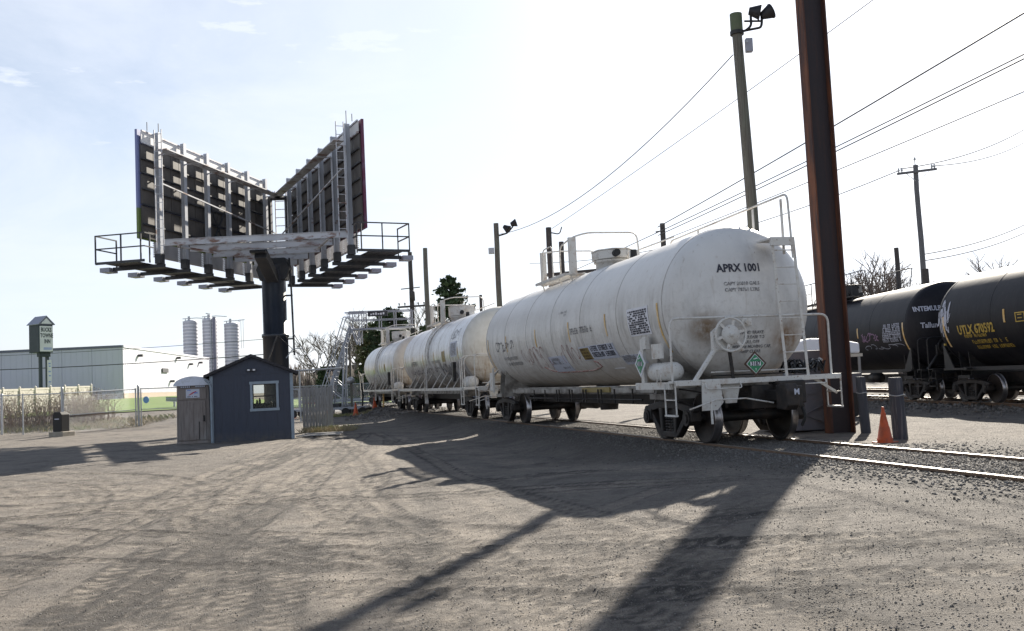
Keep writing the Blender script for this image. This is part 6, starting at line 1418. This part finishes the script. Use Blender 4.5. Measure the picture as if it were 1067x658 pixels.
# ================================================================== trees
def bare_tree(name, x, y, h, lb, seed, grp='bare trees', spread=1.0, lv=5):
    rs = random.Random(seed); tr = MB(); br = MB()
    def grow(p, d, l, r, k):
        pts = [p]; dd = d.copy()
        for i in range(3):
            dd = (dd+Vector((rs.gauss(0, .13), rs.gauss(0, .13), .06+rs.gauss(0, .05)))).normalized(); pts.append(pts[-1]+dd*l/3)
        r = max(r, .020); (tr if k == 0 else br).tube(pts, r, 5 if k < 2 else 3, cap=False, radii=[r, r*.88, r*.78, r*.66], smooth=False)
        if k >= lv: return
        n = 3 if k < 3 else 4
        for i in range(n+(1 if k == 0 else 0)):
            t = rs.uniform(.45, 1) if i else 1; q = pts[3] if t > .85 else pts[2]
            a = rs.uniform(0, 6.28); s = rs.uniform(.35, .85)*spread; side = Vector((math.cos(a), math.sin(a), 0))
            nd = (dd*math.cos(s)+side*math.sin(s)).normalized(); grow(q, nd, l*rs.uniform(.62, .86), r*.62, k+1)
    grow(Vector((0, 0, -.2)), Vector((rs.gauss(0, .05), 0, 1)).normalized(), h*.26, h*.014+.05, 0)
    o = empty(name, (x, y, gz(x, y)), 0, lb, 'tree', grp)
    tr.build('trunk', M['bark'], o); br.build('crown', M['bark'], o); return o
protos = [bare_tree('bare_tree', -15.5, 92, 11.0, 'bare tree with a rounded twiggy crown above the picket fence', 1, spread=1.0),
          bare_tree('bare_tree', 36, 95, 15.0, 'bare tree left of the short dark pole stub above the black tank cars', 2, spread=.9),
          bare_tree('bare_tree', -12.7, 98, 11.0, 'bare tree partly hidden by the loading rack stair', 5)]
kids = {}
for c_ in COL.objects:
    if c_.parent: kids.setdefault(c_.parent.name, []).append(c_)
spots = [(0, -19.2, 95, .85, 1.1, 'small bare tree nearest the shed roof on the right'), (2, -17.3, 104, 1.0, 2.0, 'bare tree behind the first two above the picket fence'), (1, -11.2, 108, .85, .7, 'bare tree just left of the big dark evergreen'),
         (0, 39.5, 98, 1.35, 2.6, 'bare tree between the short pole stub and the crossarm pole'), (2, 31.5, 100, 1.1, .4, 'bare tree low behind the rust-brown beam'), (0, 44.5, 104, 1.2, 4.0, 'low bare tree just right of the crossarm pole'),
         (1, 53, 100, 1.0, 5.2, 'reddish bare tree at the right edge above the black tank car'), (2, 50, 110, 1.15, 1.0, 'small bare tree left of the reddish one at the right edge'), (2, 57, 104, 1.3, 3.3, 'bare tree cut by the right edge of the view')]
for pi, x, y, s, rz_, lb in spots:
    src = protos[pi]; c_ = copy_tree(src, None, kids); c_.location = (x, y, gz(x, y)); c_.scale = (s, s, s); c_.rotation_euler = (0, 0, rz_); c_['label'] = lb

def evergreen(x, y, h, wd, lb, seed, m='needle', n=9000, shape=.8, leaf=.16, grp='evergreens', bottom=.04):
    rs = np.random.RandomState(seed); o = empty('evergreen_tree', (x, y, gz(x, y)), 0, lb, 'tree', grp)
    MB().tube([(0, 0, -.2), (0, 0, h*.5), (.1, 0, h*.96)], .2, 8, radii=[.02*h+.05, .012*h+.03, .02]).build('trunk', M['bark'], o)
    # boughs: clusters along limbs
    nb = 110; b = MB(); cen = []
    for i in range(nb):
        t = bottom+(1-bottom)*(i/nb)**.85; R0 = wd*(1-t)**shape*rs.uniform(.45, 1.15)+.12; a = i*2.4+rs.rand()
        tip = np.array([R0*math.cos(a), R0*math.sin(a), h*t+R0*.25*rs.rand()])
        b.tube([(0, 0, h*max(t-.04, 0)), tuple(tip*.97)], .02, 3, cap=False, radii=[.05, .012], smooth=False); cen.append((tip, R0, h*t))
    b.build('limbs', M['bark'], o)
    k = n//nb; P = []
    for tip, R0, z in cen:
        s = rs.uniform(.25, 1.0, k)[:, None]; p = np.array([0, 0, z])+(tip-np.array([0, 0, z]))*s; p = p+rs.normal(0, 1, (k, 3))*np.array([.30, .30, .20])*(.26+.13*R0); P.append(p)
    P = np.concatenate(P); k = len(P); u = rs.normal(0, 1, (k, 3)); u /= np.linalg.norm(u, axis=1)[:, None]; w_ = np.cross(u, rs.normal(0, 1, (k, 3))); w_ /= np.linalg.norm(w_, axis=1)[:, None]
    l = leaf*rs.uniform(.6, 1.3, k)[:, None]; v = np.stack([P-u*l, P+w_*l*.45, P+u*l, P-w_*l*.45], 1).reshape(-1, 3)
    me = bpy.data.meshes.new('crown'); me.from_pydata(v.tolist(), [], (4*np.arange(k)[:, None]+np.arange(4)).tolist()); link_mesh('crown', me, M[m], o)
    return o
evergreen(-10.2, 80.5, 8.0, 3.7, 'broad dark evergreen behind the end of the farthest tank car', 1, n=15000, shape=.45, leaf=.17)
evergreen(-12.9, 86, 6.9, 1.9, 'olive green evergreen left of the broad dark one, behind the stair', 2, 'needle2', n=7000, shape=.5)
evergreen(-7.6, 84, 6.6, 2.6, 'dark evergreen filling the gap above the farthest tank car', 3, n=9000, shape=.5)
evergreen(-6.0, 95, 12.0, 3.6, 'tall evergreen whose ragged top rises above the middle tank car', 4, n=14000, shape=.42, leaf=.2)
evergreen(-17.2, 86, 3.4, 1.1, 'small cone-shaped evergreen left of the loading rack, taller of two', 5, n=3500, leaf=.12)
evergreen(-15.4, 86, 2.9, .9, 'smaller cone-shaped evergreen right beside the taller one', 6, n=3000, leaf=.12)
# distant scrub line
rs = np.random.RandomState(9); n = 16000
ang = rs.uniform(-.235, .62, n); dist = rs.uniform(150, 210, n); x = dist*np.tan(ang); y = dist; hh = (3.2+3.4*vnoise(ang*40, ang*0+3))*rs.uniform(.5, 1, n); z = base_h(x, y)
lx = rs.normal(0, .5, n); wd = .05
v = np.stack([np.stack([x-wd, y, z-.3], 1), np.stack([x+wd, y, z-.3], 1), np.stack([x+lx+wd*.4, y+.1, z+hh], 1), np.stack([x+lx-wd*.4, y-.1, z+hh], 1)], 1).reshape(-1, 3)
me = bpy.data.meshes.new('distant_scrub'); me.from_pydata(v.tolist(), [], (4*np.arange(n)[:, None]+np.arange(4)).tolist())
tag(link_mesh('distant_scrub', me, M['bark']), 'band of leafless scrub along the horizon', 'scrub', kind='stuff')
o = empty('brick_building', (-30, 210, gz(-30, 210)), 0, 'low reddish-brown building far behind the bare trees', 'building')
MB().bb(-14, 16, 0, 14, 0, 4.6).build('wall', mat('far_brick', (.17, .10, .09), .9), o); MB().prism([(-15, 4.6), (17, 4.6), (14, 6.4), (-12, 6.4)], -.5, 14).build('roof', M['shingle'], o)
for k in range(7): MB().bb(-12+4*k, -10.5+4*k, -.05, .0, 1.4, 3.2).build('window', M['glass'], o)
